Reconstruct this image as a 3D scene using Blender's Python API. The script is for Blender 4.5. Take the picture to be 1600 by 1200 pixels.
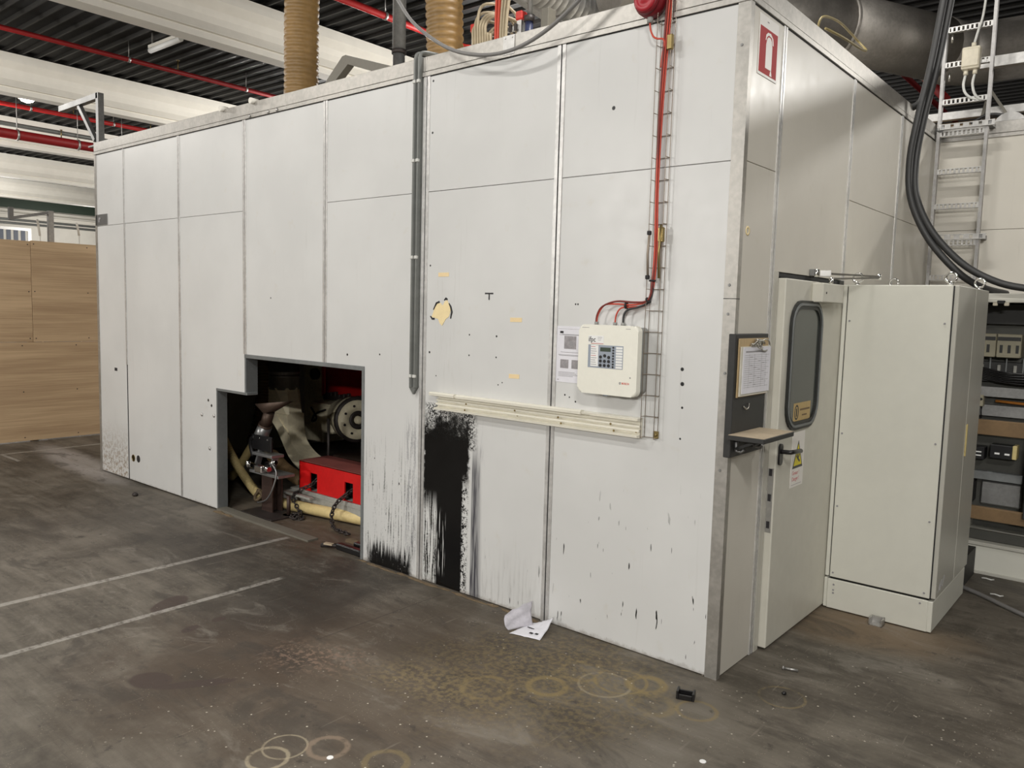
import bpy, bmesh, math, random
from mathutils import Vector, Matrix
random.seed(7)
for o in list(bpy.data.objects): bpy.data.objects.remove(o, do_unlink=True)
SC = bpy.context.scene
COL = SC.collection

# ------------------------------------------------------------------ camera
def make_camera():
    yaw, pit, rol, f = -0.69353, 0.09412, 0.02679, 1243.88
    fw = Vector((math.sin(yaw)*math.cos(pit), math.cos(yaw)*math.cos(pit), -math.sin(pit)))
    r0 = Vector((math.cos(yaw), -math.sin(yaw), 0)); u0 = r0.cross(fw)
    r = math.cos(rol)*r0 + math.sin(rol)*u0
    u = -math.sin(rol)*r0 + math.cos(rol)*u0
    cd = bpy.data.cameras.new('camera'); cam = bpy.data.objects.new('camera', cd); COL.objects.link(cam)
    cd.sensor_width = 36.0; cd.lens = 36.0*f/1600.0
    cd.clip_start = 0.05; cd.clip_end = 200
    m = Matrix((r, u, -fw)).transposed().to_4x4(); m.translation = Vector(CAMLOC)
    cam.matrix_world = m
    SC.camera = cam
CAMLOC = (1.54232, -3.41562, 1.71743)
make_camera()

# ------------------------------------------------------------------ world, lamps, exposure
W = bpy.data.worlds.new('world'); SC.world = W; W.use_nodes = True
W.node_tree.nodes['Background'].inputs[0].default_value = (0.9, 0.92, 1.0, 1)
W.node_tree.nodes['Background'].inputs[1].default_value = 0.10
SC.view_settings.view_transform = 'Standard'; SC.view_settings.look = 'None'
SC.view_settings.exposure = -0.30; SC.view_settings.gamma = 1.0; SC.view_settings.use_curve_mapping = False
def tube_or_fill_light(loc, power, sx=1.5, sy=0.18, rotz=0, col=(1.0, 0.975, 0.93), tilt=None):
    l = bpy.data.lights.new('tube_or_fill_light', 'AREA'); l.shape = 'RECTANGLE'; l.size = sx; l.size_y = sy
    l.energy = power; l.color = col
    o = bpy.data.objects.new('tube_or_fill_light', l); COL.objects.link(o); o.location = loc
    o.rotation_euler = (0, 0, rotz) if tilt is None else tilt
    return o
def bay_light(loc, power, r=.25, col=(1.0, 0.97, 0.92)):
    l = bpy.data.lights.new('bay_light', 'POINT'); l.energy = power; l.shadow_soft_size = r; l.color = col
    o = bpy.data.objects.new('bay_light', l); COL.objects.link(o); o.location = loc; return o
# fluorescent tubes under the roof deck, plus low fill lights added for the hatch
tube_or_fill_light((-3.3, -3.4, 5.35), 150)
tube_or_fill_light((-7.0, -12.0, 3.7), 420, tilt=(1.25, 0, -.15))  # fill light added low and tilted to brighten the inside of the hatch
tube_or_fill_light((4.2, -11.5, 4.0), 520, tilt=(1.2, 0, .35))  # second added fill, set far right so it reaches the spindle
tube_or_fill_light((3.6, -5.5, 5.4), 270, tilt=(.45, .25, 0))
tube_or_fill_light((-.4, .7, 5.7), 150)
tube_or_fill_light((2.8, -.2, 5.3), 60)
# tube lamp over the back wing, right of the picture
tube_or_fill_light((2.6, 4.75, 4.05), 70, sx=1.5, sy=.06, tilt=(math.radians(-55), 0, 0))
# point lights added in the bays to brighten the beam sides, no fixtures drawn
bay_light((-6.9, -3.0, 5.0), 190)
bay_light((-6.9, 6.5, 5.0), 340)
bay_light((-12.8, -1.5, 4.9), 430)
bay_light((-12.8, 7.5, 4.9), 430)
bay_light((-18.8, 1.5, 4.8), 500)
bay_light((-18.8, 9.0, 4.8), 420)
bay_light((-24.8, 4.0, 4.8), 330)
bay_light((-24.8, 12.0, 4.8), 400)
bay_light((-30.8, 7.0, 4.5), 380)
bay_light((-36.0, 12.0, 4.4), 380)
bay_light((2.0, 12.0, 4.9), 80)
bay_light((-6.0, 12.0, 4.9), 120)

# ------------------------------------------------------------------ node helpers
class NT:
    def __init__(s, name):
        s.m = bpy.data.materials.new(name); s.m.use_nodes = True
        s.t = s.m.node_tree; s.b = s.t.nodes['Principled BSDF']
    def n(s, k): return s.t.nodes.new(k)
    def l(s, a, b): s.t.links.new(a, b)
    def setin(s, sock, v):
        if isinstance(v, bpy.types.NodeSocket): s.l(v, sock)
        else:
            if hasattr(sock.default_value, '__len__'):
                if isinstance(v, (int, float)): v = (v,)*len(sock.default_value)
                elif len(v) == 3 and len(sock.default_value) == 4: v = tuple(v)+(1,)
            sock.default_value = v
    def math(s, op, a, b=0.0, c=0.0, clamp=False):
        n = s.n('ShaderNodeMath'); n.operation = op; n.use_clamp = clamp
        s.setin(n.inputs[0], a); s.setin(n.inputs[1], b); s.setin(n.inputs[2], c); return n.outputs[0]
    def add(s, a, b): return s.math('ADD', a, b)
    def sub(s, a, b): return s.math('SUBTRACT', a, b)
    def mul(s, a, b): return s.math('MULTIPLY', a, b)
    def mx(s, a, b): return s.math('MAXIMUM', a, b)
    def mn(s, a, b): return s.math('MINIMUM', a, b)
    def step(s, v, a, b, lo=0.0, hi=1.0):      # smooth map of v from [a,b] to [lo,hi]
        n = s.n('ShaderNodeMapRange'); n.interpolation_type = 'SMOOTHSTEP'
        if a > b: a, b, lo, hi = b, a, hi, lo
        s.setin(n.inputs[0], v); n.inputs[1].default_value = a; n.inputs[2].default_value = b
        n.inputs[3].default_value = lo; n.inputs[4].default_value = hi; return n.outputs[0]
    def band(s, v, a, b, e): return s.mul(s.step(v, a-e, a+e), s.step(v, b+e, b-e))
    def pos(s):
        g = s.n('ShaderNodeNewGeometry'); return g.outputs['Position']
    def obj(s): return s.n('ShaderNodeTexCoord').outputs['Object']
    def rnd(s): return s.n('ShaderNodeObjectInfo').outputs['Random']
    def xyz(s, v):
        n = s.n('ShaderNodeSeparateXYZ'); s.l(v, n.inputs[0]); return n.outputs
    def comb(s, x, y, z):
        n = s.n('ShaderNodeCombineXYZ'); s.setin(n.inputs[0], x); s.setin(n.inputs[1], y); s.setin(n.inputs[2], z); return n.outputs[0]
    def scale(s, v, sc, off=(0,0,0), rot=(0,0,0)):
        n = s.n('ShaderNodeMapping'); s.l(v, n.inputs[0]); n.inputs['Scale'].default_value = sc
        n.inputs['Location'].default_value = off; n.inputs['Rotation'].default_value = rot; return n.outputs[0]
    def noise(s, v, sc, det=3.0, rough=0.55, dist=0.0):
        n = s.n('ShaderNodeTexNoise'); s.l(v, n.inputs['Vector']); n.inputs['Scale'].default_value = sc
        n.inputs['Detail'].default_value = det; n.inputs['Roughness'].default_value = rough
        n.inputs['Distortion'].default_value = dist; return n.outputs['Fac']
    def voro(s, v, sc, out='Distance', rand=1.0):
        n = s.n('ShaderNodeTexVoronoi'); s.l(v, n.inputs['Vector']); n.inputs['Scale'].default_value = sc
        n.inputs['Randomness'].default_value = rand; return n.outputs[out]
    def mix(s, f, a, b):
        n = s.n('ShaderNodeMix'); n.data_type = 'RGBA'; s.setin(n.inputs[0], f)
        s.setin(n.inputs[6], a); s.setin(n.inputs[7], b); return n.outputs[2]
    def bump(s, h, st=0.3, d=0.01):
        n = s.n('ShaderNodeBump'); n.inputs['Strength'].default_value = st; n.inputs['Distance'].default_value = d
        s.l(h, n.inputs['Height']); s.l(n.outputs[0], s.b.inputs['Normal'])
    def col(s, v): s.setin(s.b.inputs['Base Color'], v)
    def rough(s, v): s.setin(s.b.inputs['Roughness'], v)
    def metal(s, v): s.setin(s.b.inputs['Metallic'], v)

def srgb(r, g, b):
    f = lambda c: c/12.92 if c <= 0.04045 else ((c+0.055)/1.055)**2.4
    return tuple(f(c/255) for c in (r, g, b))
MATS = {}
def simple(name, rgb, rough=0.5, metal=0.0, var=0.12, sc=6.0, bump=0.0, stretch=(1,1,1)):
    """procedural material: base colour broken up by noise"""
    t = NT(name); v = t.scale(t.obj(), stretch)
    n = t.noise(v, sc, 4); n2 = t.noise(v, sc*7, 3)
    f = t.add(t.mul(n, 0.65), t.mul(n2, 0.35))
    f = t.step(f, 0.3, 0.7)
    lo = tuple(c*(1-var) for c in rgb); hi = tuple(min(1, c*(1+var)) for c in rgb)
    t.col(t.mix(f, lo, hi)); t.metal(metal)
    t.rough(t.add(t.mul(n, 0.15), rough-0.075))
    if bump: t.bump(n2, bump, 0.004)
    MATS[name] = t.m; return t.m

# ------------------------------------------------------------------ mesh helpers
class MB:
    def __init__(s): s.bm = bmesh.new(); s.sm = []
    def _v(s, pts): return [s.bm.verts.new(p) for p in pts]
    def box(s, x0, x1, y0, y1, z0, z1, bev=0.0, seg=1):
        b = s.bm if not bev else bmesh.new()
        v = [b.verts.new(p) for p in ((x0,y0,z0),(x1,y0,z0),(x1,y1,z0),(x0,y1,z0),(x0,y0,z1),(x1,y0,z1),(x1,y1,z1),(x0,y1,z1))]
        for f in ((3,2,1,0),(4,5,6,7),(0,1,5,4),(1,2,6,5),(2,3,7,6),(3,0,4,7)): b.faces.new([v[i] for i in f])
        if bev:
            bmesh.ops.bevel(b, geom=b.edges[:], offset=bev, segments=seg, affect='EDGES', profile=0.5)
            s.merge(b)
        return s
    def merge(s, b, mat=None):
        if mat is not None: bmesh.ops.transform(b, matrix=mat, verts=b.verts)
        mp = {}
        for v in b.verts: mp[v] = s.bm.verts.new(v.co)
        for f in b.faces:
            try:
                nf = s.bm.faces.new([mp[v] for v in f.verts]); nf.smooth = f.smooth
            except ValueError: pass
        b.free()
    def obox(s, c, size, rot=(0,0,0), bev=0.0):
        """box centred at c with euler rotation"""
        q = MB(); x, y, z = (d/2 for d in size); q.box(-x, x, -y, y, -z, z, bev)
        from mathutils import Euler
        s.merge(q.bm, Matrix.Translation(c) @ Euler(rot).to_matrix().to_4x4()); return s
    def beam(s, a, b, w, h, up=(0,0,1), bev=0.0):
        """rectangular bar from a to b"""
        a = Vector(a); b = Vector(b); d = (b-a); L = d.length; d.normalize(); up = Vector(up)
        if abs(d.dot(up)) > 0.98: up = Vector((0,1,0))
        x = d.cross(up).normalized(); z = x.cross(d)
        q = MB(); q.box(-w/2, w/2, 0, L, -h/2, h/2, bev)
        m = Matrix((x, d, z)).transposed().to_4x4(); m.translation = a
        s.merge(q.bm, m); return s
    def ring(s, c, n, r, seg, x=None):
        n = Vector(n).normalized()
        if x is None:
            x = n.cross(Vector((0,0,1)) if abs(n.z) < 0.9 else Vector((1,0,0))).normalized()
        y = n.cross(x)
        return [s.bm.verts.new(Vector(c)+r*(math.cos(2*math.pi*i/seg)*x+math.sin(2*math.pi*i/seg)*y)) for i in range(seg)]
    def skin(s, a, b, smooth=True):
        n = len(a)
        for i in range(n):
            f = s.bm.faces.new((a[i], a[(i+1) % n], b[(i+1) % n], b[i])); f.smooth = smooth
    def cyl(s, p0, p1, r, seg=14, r2=None, cap=True):
        p0 = Vector(p0); p1 = Vector(p1); r2 = r if r2 is None else r2
        a = s.ring(p0, p1-p0, r, seg); b = s.ring(p1, p1-p0, r2, seg); s.skin(a, b)
        if cap: s.bm.faces.new(a[::-1]); s.bm.faces.new(b)
        return s
    def lathe(s, prof, c, axis=(0,0,1), seg=20, cap=True):
        """prof: list of (r, h) along axis from c"""
        ax = Vector(axis).normalized(); prev = None
        for i, (r, h) in enumerate(prof):
            rg = s.ring(Vector(c)+ax*h, ax, max(r, 1e-4), seg)
            if prev: s.skin(prev, rg)
            elif cap: s.bm.faces.new(rg[::-1])
            prev = rg
        if cap: s.bm.faces.new(prev)
        return s
    def tube(s, pts, r, seg=8, cap=True, smooth_n=0, prof=None):
        P = [Vector(p) for p in pts]
        if smooth_n: P = spline(P, smooth_n)
        ref = None; prev = None
        for i, p in enumerate(P):
            d = (P[min(i+1, len(P)-1)]-P[max(i-1, 0)]).normalized()
            if ref is None: ref = d.cross(Vector((0,0,1)) if abs(d.z) < 0.9 else Vector((1,0,0))).normalized()
            ref = (ref - d*ref.dot(d)).normalized()
            rr = r if prof is None else r*prof(i)
            rg = s.ring(p, d, rr, seg, ref)
            if prev: s.skin(prev, rg)
            elif cap: s.bm.faces.new(rg[::-1])
            prev = rg
        if cap: s.bm.faces.new(prev)
        return s
    def prism(s, poly, axis, a, b):
        """polygon in the plane of the two other axes, extruded along axis from a to b"""
        def P(u, v, w): return {'x': (w,u,v), 'y': (u,w,v), 'z': (u,v,w)}[axis]
        A = s._v([P(u, v, a) for u, v in poly]); B = s._v([P(u, v, b) for u, v in poly])
        s.bm.faces.new(A[::-1]); s.bm.faces.new(B); s.skin(A, B, False); return s
    def frame(s, outer, inner, axis, a, b):
        """hollow prism between two matching outlines"""
        def P(u, v, w): return {'x': (w,u,v), 'y': (u,w,v), 'z': (u,v,w)}[axis]
        OA, OB = (s._v([P(u, v, w) for u, v in outer]) for w in (a, b))
        IA, IB = (s._v([P(u, v, w) for u, v in inner]) for w in (a, b))
        s.skin(OA, OB, False); s.skin(IB, IA, False); s.skin(IA, OA, False); s.skin(OB, IB, False); return s
    def grid(s, fn, nu, nv, thick=0.0, smooth=True):
        V = [[s.bm.verts.new(fn(i/nu, j/nv)) for j in range(nv+1)] for i in range(nu+1)]
        for i in range(nu):
            for j in range(nv):
                f = s.bm.faces.new((V[i][j], V[i+1][j], V[i+1][j+1], V[i][j+1])); f.smooth = smooth
        return s
    def build(s, name, mat, parent=None, smooth=None, recalc=True):
        if recalc: bmesh.ops.recalc_face_normals(s.bm, faces=s.bm.faces)
        me = bpy.data.meshes.new(name)
        base = WL(parent) if parent else None
        co = [v.co for v in s.bm.verts]
        lo = Vector([min(c[i] for c in co) for i in range(3)]); hi = Vector([max(c[i] for c in co) for i in range(3)])
        org = Vector(((lo.x+hi.x)/2, (lo.y+hi.y)/2, lo.z))
        bmesh.ops.translate(s.bm, vec=-org, verts=s.bm.verts)
        if smooth: 
            for f in s.bm.faces: f.smooth = True
        s.bm.to_mesh(me); s.bm.free()
        me.materials.append(MATS[mat] if isinstance(mat, str) else mat)
        o = bpy.data.objects.new(name, me); COL.objects.link(o)
        o.location = org - base if parent else org
        if parent: o.parent = parent
        return o
def WL(o):
    p = Vector((0,0,0))
    while o: p = p + o.location; o = o.parent
    return p
def spline(P, n):
    out = []
    for i in range(len(P)-1):
        p0 = P[max(i-1,0)]; p1 = P[i]; p2 = P[i+1]; p3 = P[min(i+2, len(P)-1)]
        for k in range(n):
            t = k/n
            out.append(0.5*((2*p1)+(p2-p0)*t+(2*p0-5*p1+4*p2-p3)*t*t+(3*p1-p0-3*p2+p3)*t**3))
    out.append(P[-1]); return out
def tag(o, label=None, cat=None, group=None, kind=None):
    if label: o['label'] = label
    if cat: o['category'] = cat
    if group: o['group'] = group
    if kind: o['kind'] = kind
    return o
def thing(name, loc, label, cat, group=None):
    o = bpy.data.objects.new(name, None); COL.objects.link(o); o.location = loc; o.empty_display_size = 0.1
    return tag(o, label, cat, group)
def copy_tree(o, off, parent=None):
    c = o.copy(); COL.objects.link(c)
    if parent: c.parent = parent
    else: c.location = Vector(o.location)+Vector(off)
    for ch in list(o.children): copy_tree(ch, off, c)
    return c
def B(*a, bev=0.0, seg=1): return MB().box(*a, bev=bev, seg=seg)
def rrect(u0, u1, v0, v1, r, n=5):
    out = []
    for (cu, cv, a0) in ((u1-r, v0+r, -90), (u1-r, v1-r, 0), (u0+r, v1-r, 90), (u0+r, v0+r, 180)):
        for i in range(n+1):
            a = math.radians(a0+90*i/n); out.append((cu+r*math.cos(a), cv+r*math.sin(a)))
    return out
def text(name, s, size, loc, mat, parent, plane='y-', depth=0.0006, xs=1.0):
    """raised lettering, converted to a mesh; plane says which way it faces"""
    c = bpy.data.curves.new(name, 'FONT'); c.body = s; c.size = size; c.extrude = depth; c.align_x = 'LEFT'; c.resolution_u = 3
    t = bpy.data.objects.new(name, c); COL.objects.link(t)
    me = bpy.data.meshes.new_from_object(t.evaluated_get(bpy.context.evaluated_depsgraph_get()))
    bpy.data.objects.remove(t, do_unlink=True); bpy.data.curves.remove(c)
    R = Matrix(((xs,0,0),(0,0,-1),(0,1,0))) if plane == 'y-' else Matrix(((0,0,1),(xs,0,0),(0,1,0)))
    me.transform(R.to_4x4())
    me.materials.clear(); me.materials.append(MATS[mat])
    me.name = name
    o = bpy.data.objects.new(name, me); COL.objects.link(o)
    o.location = Vector(loc) - (WL(parent) if parent else Vector((0,0,0)))
    if parent: o.parent = parent
    return o

# ------------------------------------------------------------------ materials
def mat_panel(name, base, front):
    t = NT(name); P = t.pos(); X, Y, Z = t.xyz(P)
    n1 = t.noise(P, 1.3, 4); n2 = t.noise(P, 9, 4, 0.6)
    c = t.mix(t.step(n1, 0.35, 0.68), tuple(b*0.93 for b in base), base)
    c = t.mix(t.mul(t.step(n2, 0.6, 0.78), 0.22), c, srgb(196,188,168))
    # faint vertical handling scuffs
    vs = t.noise(t.scale(P, (22, 22, 1.2)), 1.0, 4, 0.6)
    c = t.mix(t.mul(t.step(vs, 0.62, 0.8), 0.18), c, srgb(150,146,138))
    rough = t.add(t.mul(n2, 0.18), 0.27)
    if front:
        ink = srgb(9,9,10)
        fine = t.noise(P, 80, 3, 0.75); mid = t.noise(P, 28, 4, 0.65)
        streak = t.noise(t.scale(P, (95, 95, 3.0)), 1.0, 3, 0.6)
        streakf = t.noise(t.scale(P, (60, 60, 5.0), (3,0,7)), 1.0, 4, 0.65)
        # --- big black paint spill on the bay right of the conduits
        wob = t.mul(t.sub(mid, 0.5), 0.07)
        xl = t.add(X, wob)
        body = t.mul(t.step(xl, -2.0, -1.985), t.step(xl, -1.60, -1.625))
        top = t.step(t.add(Z, t.add(t.mul(t.sub(fine, 0.5), 0.55), t.mul(t.sub(t.noise(P, 9, 2), .5), .28))), 1.02, 0.99)
        solid = t.mul(t.mul(body, top), t.step(Z, 1.14, 1.08))
        spat = t.mul(t.mul(t.band(t.add(xl, t.mul(t.sub(fine,.5),.08)), -1.975, -1.56, 0.03), t.band(Z, 0.88, 1.13, 0.01)), t.step(t.add(fine, t.mul(mid, 0.25)), 0.60, 0.64))
        # bare streaks running down inside the spill
        holeL = t.mul(t.mul(t.step(X, -1.865, -1.885), t.step(Z, 0.60, 0.42)), t.step(t.add(streak, t.mul(t.sub(fine, .5), .2)), 0.44, 0.49))
        holeM = t.mul(t.mul(t.band(X, -1.89, -1.80, 0.01), t.band(Z, 0.10, 0.46, 0.05)), t.step(streak, 0.56, 0.6))
        holeR = t.mul(t.mul(t.step(t.add(X, t.mul(wob, .4)), -1.668, -1.655), t.step(t.add(Z, wob), 0.74, 0.62)), t.step(t.add(t.mul(mid, .6), t.mul(fine, .55)), 0.62, 0.56))
        solid = t.mul(solid, t.sub(1.0, t.mn(t.add(t.add(holeL, holeM), holeR), 1.0)))
        bar = t.mul(t.mul(t.step(X, -1.592, -1.578), t.step(t.add(X, t.add(t.mul(t.sub(streak,.5),.02), t.mul(t.sub(.5,Z),-.03))), -1.495, -1.545)), t.step(Z, 0.96, 0.72))
        barc = t.mul(bar, t.add(0.55, t.mul(t.step(streak, .42, .6), 0.42)))
        tail = t.mul(t.band(X, -1.565, -1.50, 0.03), t.mul(t.band(Z, 0.6, 1.02, 0.15), t.step(streakf, 0.5, 0.7)))
        # --- drips and smears of the neighbouring bays
        zb = t.add(Z, t.mul(t.sub(streak, 0.5), 0.45))
        low = t.mul(t.band(t.add(X, t.mul(wob, .8)), -2.50, -2.10, 0.03), t.mul(t.step(zb, 0.17, 0.09), t.step(t.add(streak, t.mul(fine,.4)), 0.52, 0.60)))
        low = t.mx(low, t.mul(t.band(t.add(X, wob), -2.52, -2.12, 0.03), t.mul(t.step(zb, 0.11, 0.05), t.step(fine, 0.35, 0.45))))
        runs = t.mul(t.band(X, -2.56, -2.06, 0.01), t.mul(t.step(Z, 1.0, 0.45), t.step(t.add(t.noise(t.scale(P, (75, 75, 2.2), (4,0,1)), 1.0, 4, 0.7), t.mul(t.sub(fine,.5), .24)), 0.555, 0.625)))
        dots = t.mul(t.mul(t.band(X, -2.55, -2.06, 0.01), t.step(Z, 0.95, 0.7)), t.step(t.noise(t.scale(P, (40, 40, 18)), 1.0, 2), 0.70, 0.73))
        smear = t.mul(t.mul(t.band(X, -2.16, -2.05, 0.03), t.band(Z, 0.12, 0.98, 0.1)), t.step(t.add(streakf, t.mul(t.sub(fine,.5),.35)), 0.42, 0.62))
        drips = t.mul(t.mul(t.step(X, -1.0, -0.9), t.step(Z, 0.95, 0.35)), t.step(t.noise(t.scale(P, (42, 42, 7.5), (1.3,0,2)), 1.0, 2, 0.5), 0.675, 0.70))
        drips = t.mx(drips, t.mul(t.mul(t.band(X, -1.5, -1.0, 0.02), t.step(Z, 0.45, 0.1)), t.step(t.noise(t.scale(P, (50, 50, 6), (5,0,2)), 1.0, 2, 0.5), 0.69, 0.72)))
        grey = t.mul(t.mul(t.band(X, -1.5, -1.03, 0.02), t.step(Z, 0.42, 0.02)), t.step(streakf, 0.45, 0.75))
        # --- brown splash on the far left bay
        rust = t.mul(t.mul(t.step(X, -6.0, -6.03), t.step(t.add(Z, t.mul(t.sub(mid,.5), .5)), 0.62, 0.1)), t.step(t.add(t.mul(mid,.7), t.mul(fine,.4)), 0.52, 0.62))
        # dirt creeping up from the floor
        foot = t.mul(t.step(t.add(Z, t.mul(t.sub(mid, .5), .06)), 0.03, 0.0), 0.5)
        hole = t.band(X, -1.9, -1.6, .05)
        dirtyhole = t.mul(t.mul(t.band(X, -1.93, -1.72, .06), t.band(Z, 1.25, 1.9, .15)), t.step(streakf, 0.5, 0.8))
        c = t.mix(t.mul(dirtyhole, 0.3), c, srgb(150,146,132))
        c = t.mix(t.mul(grey, 0.45), c, srgb(120,116,112))
        c = t.mix(t.mul(smear, 0.55), c, srgb(105,104,112))
        c = t.mix(t.mul(rust, 0.8), c, srgb(132,108,80))
        c = t.mix(foot, c, srgb(110,96,78))
        c = t.mix(t.mul(tail, 0.5), c, srgb(120,118,124))
        c = t.mix(barc, c, srgb(46,45,56))
        black = t.mx(t.mx(solid, spat), t.mx(low, t.mx(t.mul(runs, .8), t.mx(dots, drips))))
        # tiny drill holes
        for hx, hz, hr in ((-.249,1.453,.009),(-.245,1.383,.010),(-.24,1.27,.006),(-.243,1.12,.005),(-1.42,1.56,.006),(-1.42,1.44,.005),(-1.63,1.56,.005),(-1.63,1.44,.005),(-1.965,1.965,.006),(-1.965,2.75,.007),(-1.965,3.05,.007),(-1.96,1.44,.007),(-.88,1.75,.005),(-.865,1.75,.005),(-.93,1.27,.005),(-.9,1.26,.004),(-.86,1.24,.005),(-1.9,1.3,.004),(-1.37,1.3,.004),(-1.40,1.285,.004),(-2.75,1.38,.008),(-3.65,1.75,.006),(-4.55,.9,.012),(-4.5,.86,.012),(-5.0,1.0,.006),(-.69,2.72,.010),(-2.42,1.4,.006)):
            d = t.math('SQRT', t.add(t.math('POWER', t.sub(X, hx), 2.0), t.math('POWER', t.sub(Z, hz), 2.0)))
            black = t.mx(black, t.step(d, hr*1.2, hr*.8))
        c = t.mix(black, c, ink)
        rough = t.sub(rough, t.mul(solid, 0.12))
    t.col(c); t.rough(rough); t.bump(t.noise(P, 3.0, 2), 0.06, 0.02)
    MATS[name] = t.m
PANEL = srgb(215,215,213)
mat_panel('front_panel_paint', PANEL, True)
mat_panel('side_panel_paint', srgb(214,209,198), False)

def mat_alu(name, base=(0.62,0.60,0.57), rough=0.36, stretch=(1,1,1), metal=.85):
    t = NT(name); P = t.pos(); v = t.scale(P, stretch)
    n = t.noise(v, 5, 5, 0.65); n2 = t.noise(v, 40, 3)
    t.col(t.mix(t.step(t.add(t.mul(n,.7), t.mul(n2,.3)), 0.38, 0.66), tuple(b*0.78 for b in base), base))
    t.metal(metal); t.rough(t.add(rough-0.1, t.mul(n, 0.25))); MATS[name] = t.m
mat_alu('aluminium', (0.72,0.71,0.69), 0.36, metal=.55)
mat_alu('cap_aluminium', (0.50,0.48,0.445), 0.42, metal=.75)
mat_alu('galvanised', (0.58,0.57,0.55), 0.42)
mat_alu('dull_steel', (0.34,0.34,0.335), 0.5)
mat_alu('duct_steel', (0.29,0.27,0.245), 0.48, metal=.7)
mat_alu('ladder_steel', (0.42,0.41,0.40), 0.42)
simple('dark_gap', (0.012,0.012,0.012), 0.7)
simple('lining_grey', srgb(124,127,127), 0.5, 0.3)
simple('conduit_grey', srgb(118,120,117), 0.42, 0.2)
simple('clip_pale', srgb(205,205,200), 0.4)
simple('cream_plastic', srgb(230,226,212), 0.38, var=0.05)
simple('panel_case', srgb(236,234,222), 0.42, var=0.03)
simple('case_side', srgb(150,150,146), 0.5)
simple('paper', srgb(226,225,231), 0.85, var=0.05)
simple('paper_dirty', srgb(196,193,200), 0.85, var=0.12, sc=14)
simple('paper_aged', srgb(214,210,196), 0.8, var=0.06)
simple('ink_grey', srgb(150,148,150), 0.8)
simple('ink_dark', srgb(40,38,40), 0.7)
simple('print_photo', srgb(152,148,150), 0.7, var=0.3, sc=30)
simple('keypad_blue', srgb(150,158,170), 0.5, var=0.04)
simple('lcd', srgb(62,74,62), 0.25)
simple('button_black', srgb(22,22,24), 0.4)
simple('label_white', srgb(238,238,236), 0.6, var=0.03)
simple('red_print', srgb(205,60,50), 0.6, var=0.05)
simple('pink_print', srgb(196,120,120), 0.6, var=0.1)
simple('red_cable', srgb(198,72,52), 0.45, var=0.08)
simple('dark_red_cable', srgb(120,46,40), 0.5)
simple('grey_cable', srgb(122,120,118), 0.45)
simple('black_cable', srgb(52,52,52), 0.5)
simple('siren_red', srgb(170,36,48), 0.4, var=0.06)
simple('siren_dark', srgb(120,20,30), 0.45)
simple('wire', srgb(150,138,124), 0.45, 0.3)
simple('brass', srgb(150,132,88), 0.35, 0.8)
simple('foam', srgb(240,220,172), 0.85, var=0.05, sc=20, bump=0.4)
simple('tape', srgb(238,214,168), 0.7, var=0.06)
simple('door_paint', srgb(205,202,190), 0.42, var=0.05, sc=2)
simple('jamb_paint', srgb(196,193,182), 0.45, var=0.06, sc=3)
simple('rubber', srgb(34,35,33), 0.5)
simple('black_plastic', srgb(24,23,24), 0.35, var=0.2)
simple('board_black', srgb(46,46,45), 0.55, var=0.2, sc=8)
simple('shelf_top', srgb(176,160,136), 0.65, var=0.12, sc=12)
simple('clipboard', srgb(186,162,122), 0.6, var=0.1, stretch=(1,6,1))
simple('chrome', (0.72,0.71,0.69), 0.16, 1.0, var=0.05)
simple('wire_steel', (0.5,0.48,0.44), 0.3, 1.0)
simple('sign_red', srgb(176,40,42), 0.65, var=0.06)
simple('sign_white', srgb(236,232,226), 0.45, var=0.03)
simple('yellow', srgb(232,214,30), 0.5, var=0.04)
simple('sticker_tan', srgb(196,168,112), 0.5, var=0.08)
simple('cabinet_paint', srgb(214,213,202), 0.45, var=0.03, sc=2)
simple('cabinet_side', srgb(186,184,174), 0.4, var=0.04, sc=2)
simple('cabinet_inside', srgb(72,72,67), 0.5, 0.2, var=0.1)  # darkened to stand in for the shade inside the open cabinet
simple('relay_beige', srgb(150,144,124), 0.5, var=0.08)  # beige darkened likewise for shade around the relays
simple('copper_wire', srgb(200,130,60), 0.4, 0.3)
simple('hatch_yellow', srgb(206,188,130), 0.5)
simple('machine_red', srgb(206,24,24), 0.4, var=0.1)
simple('machine_red_dark', srgb(150,20,18), 0.45, var=0.12)
simple('dusty_red', srgb(128,66,58), 0.8, var=0.15, sc=10)
simple('machine_cream', srgb(240,229,198), 0.55, var=0.15, sc=5)
simple('hose_cream', srgb(222,200,142), 0.5, var=0.12, sc=8)
simple('machine_grey', srgb(158,157,150), 0.5, var=0.2, sc=5)
simple('machine_dark', srgb(58,52,50), 0.5, 0.3, var=0.25)
simple('post_brown', srgb(70,54,48), 0.5, 0.3, var=0.2)
simple('funnel_brown', srgb(88,72,62), 0.5, 0.5)
simple('tool_grey', srgb(150,150,150), 0.35, 0.7)
simple('concrete_white', srgb(232,228,218), 0.7, var=0.05, sc=0.8)
simple('deck_dark', srgb(9,9,10), 0.7, var=0.2, sc=1)  # near black stands in for the deck getting no lamp light
simple('deck_rib', srgb(34,33,32), 0.5, 0.2, var=0.1, sc=1)  # paler than the deck, for light caught on the rib edges
simple('pipe_red', srgb(196,44,44), 0.45, var=0.1, sc=2)
simple('pipe_dark_red', srgb(140,28,30), 0.45, var=0.1, sc=2)
simple('wall_white', srgb(226,222,212), 0.8, var=0.05, sc=0.6)
simple('band_green', srgb(52,66,54), 0.6)
simple('hose_ochre', srgb(140,110,64), 0.5, var=0.22, sc=3)
simple('gable_grey', srgb(112,108,98), 0.55, var=0.08)
simple('cable_beige', srgb(172,158,132), 0.5, var=0.12)
simple('plastic_red', srgb(196,48,40), 0.4)
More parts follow.
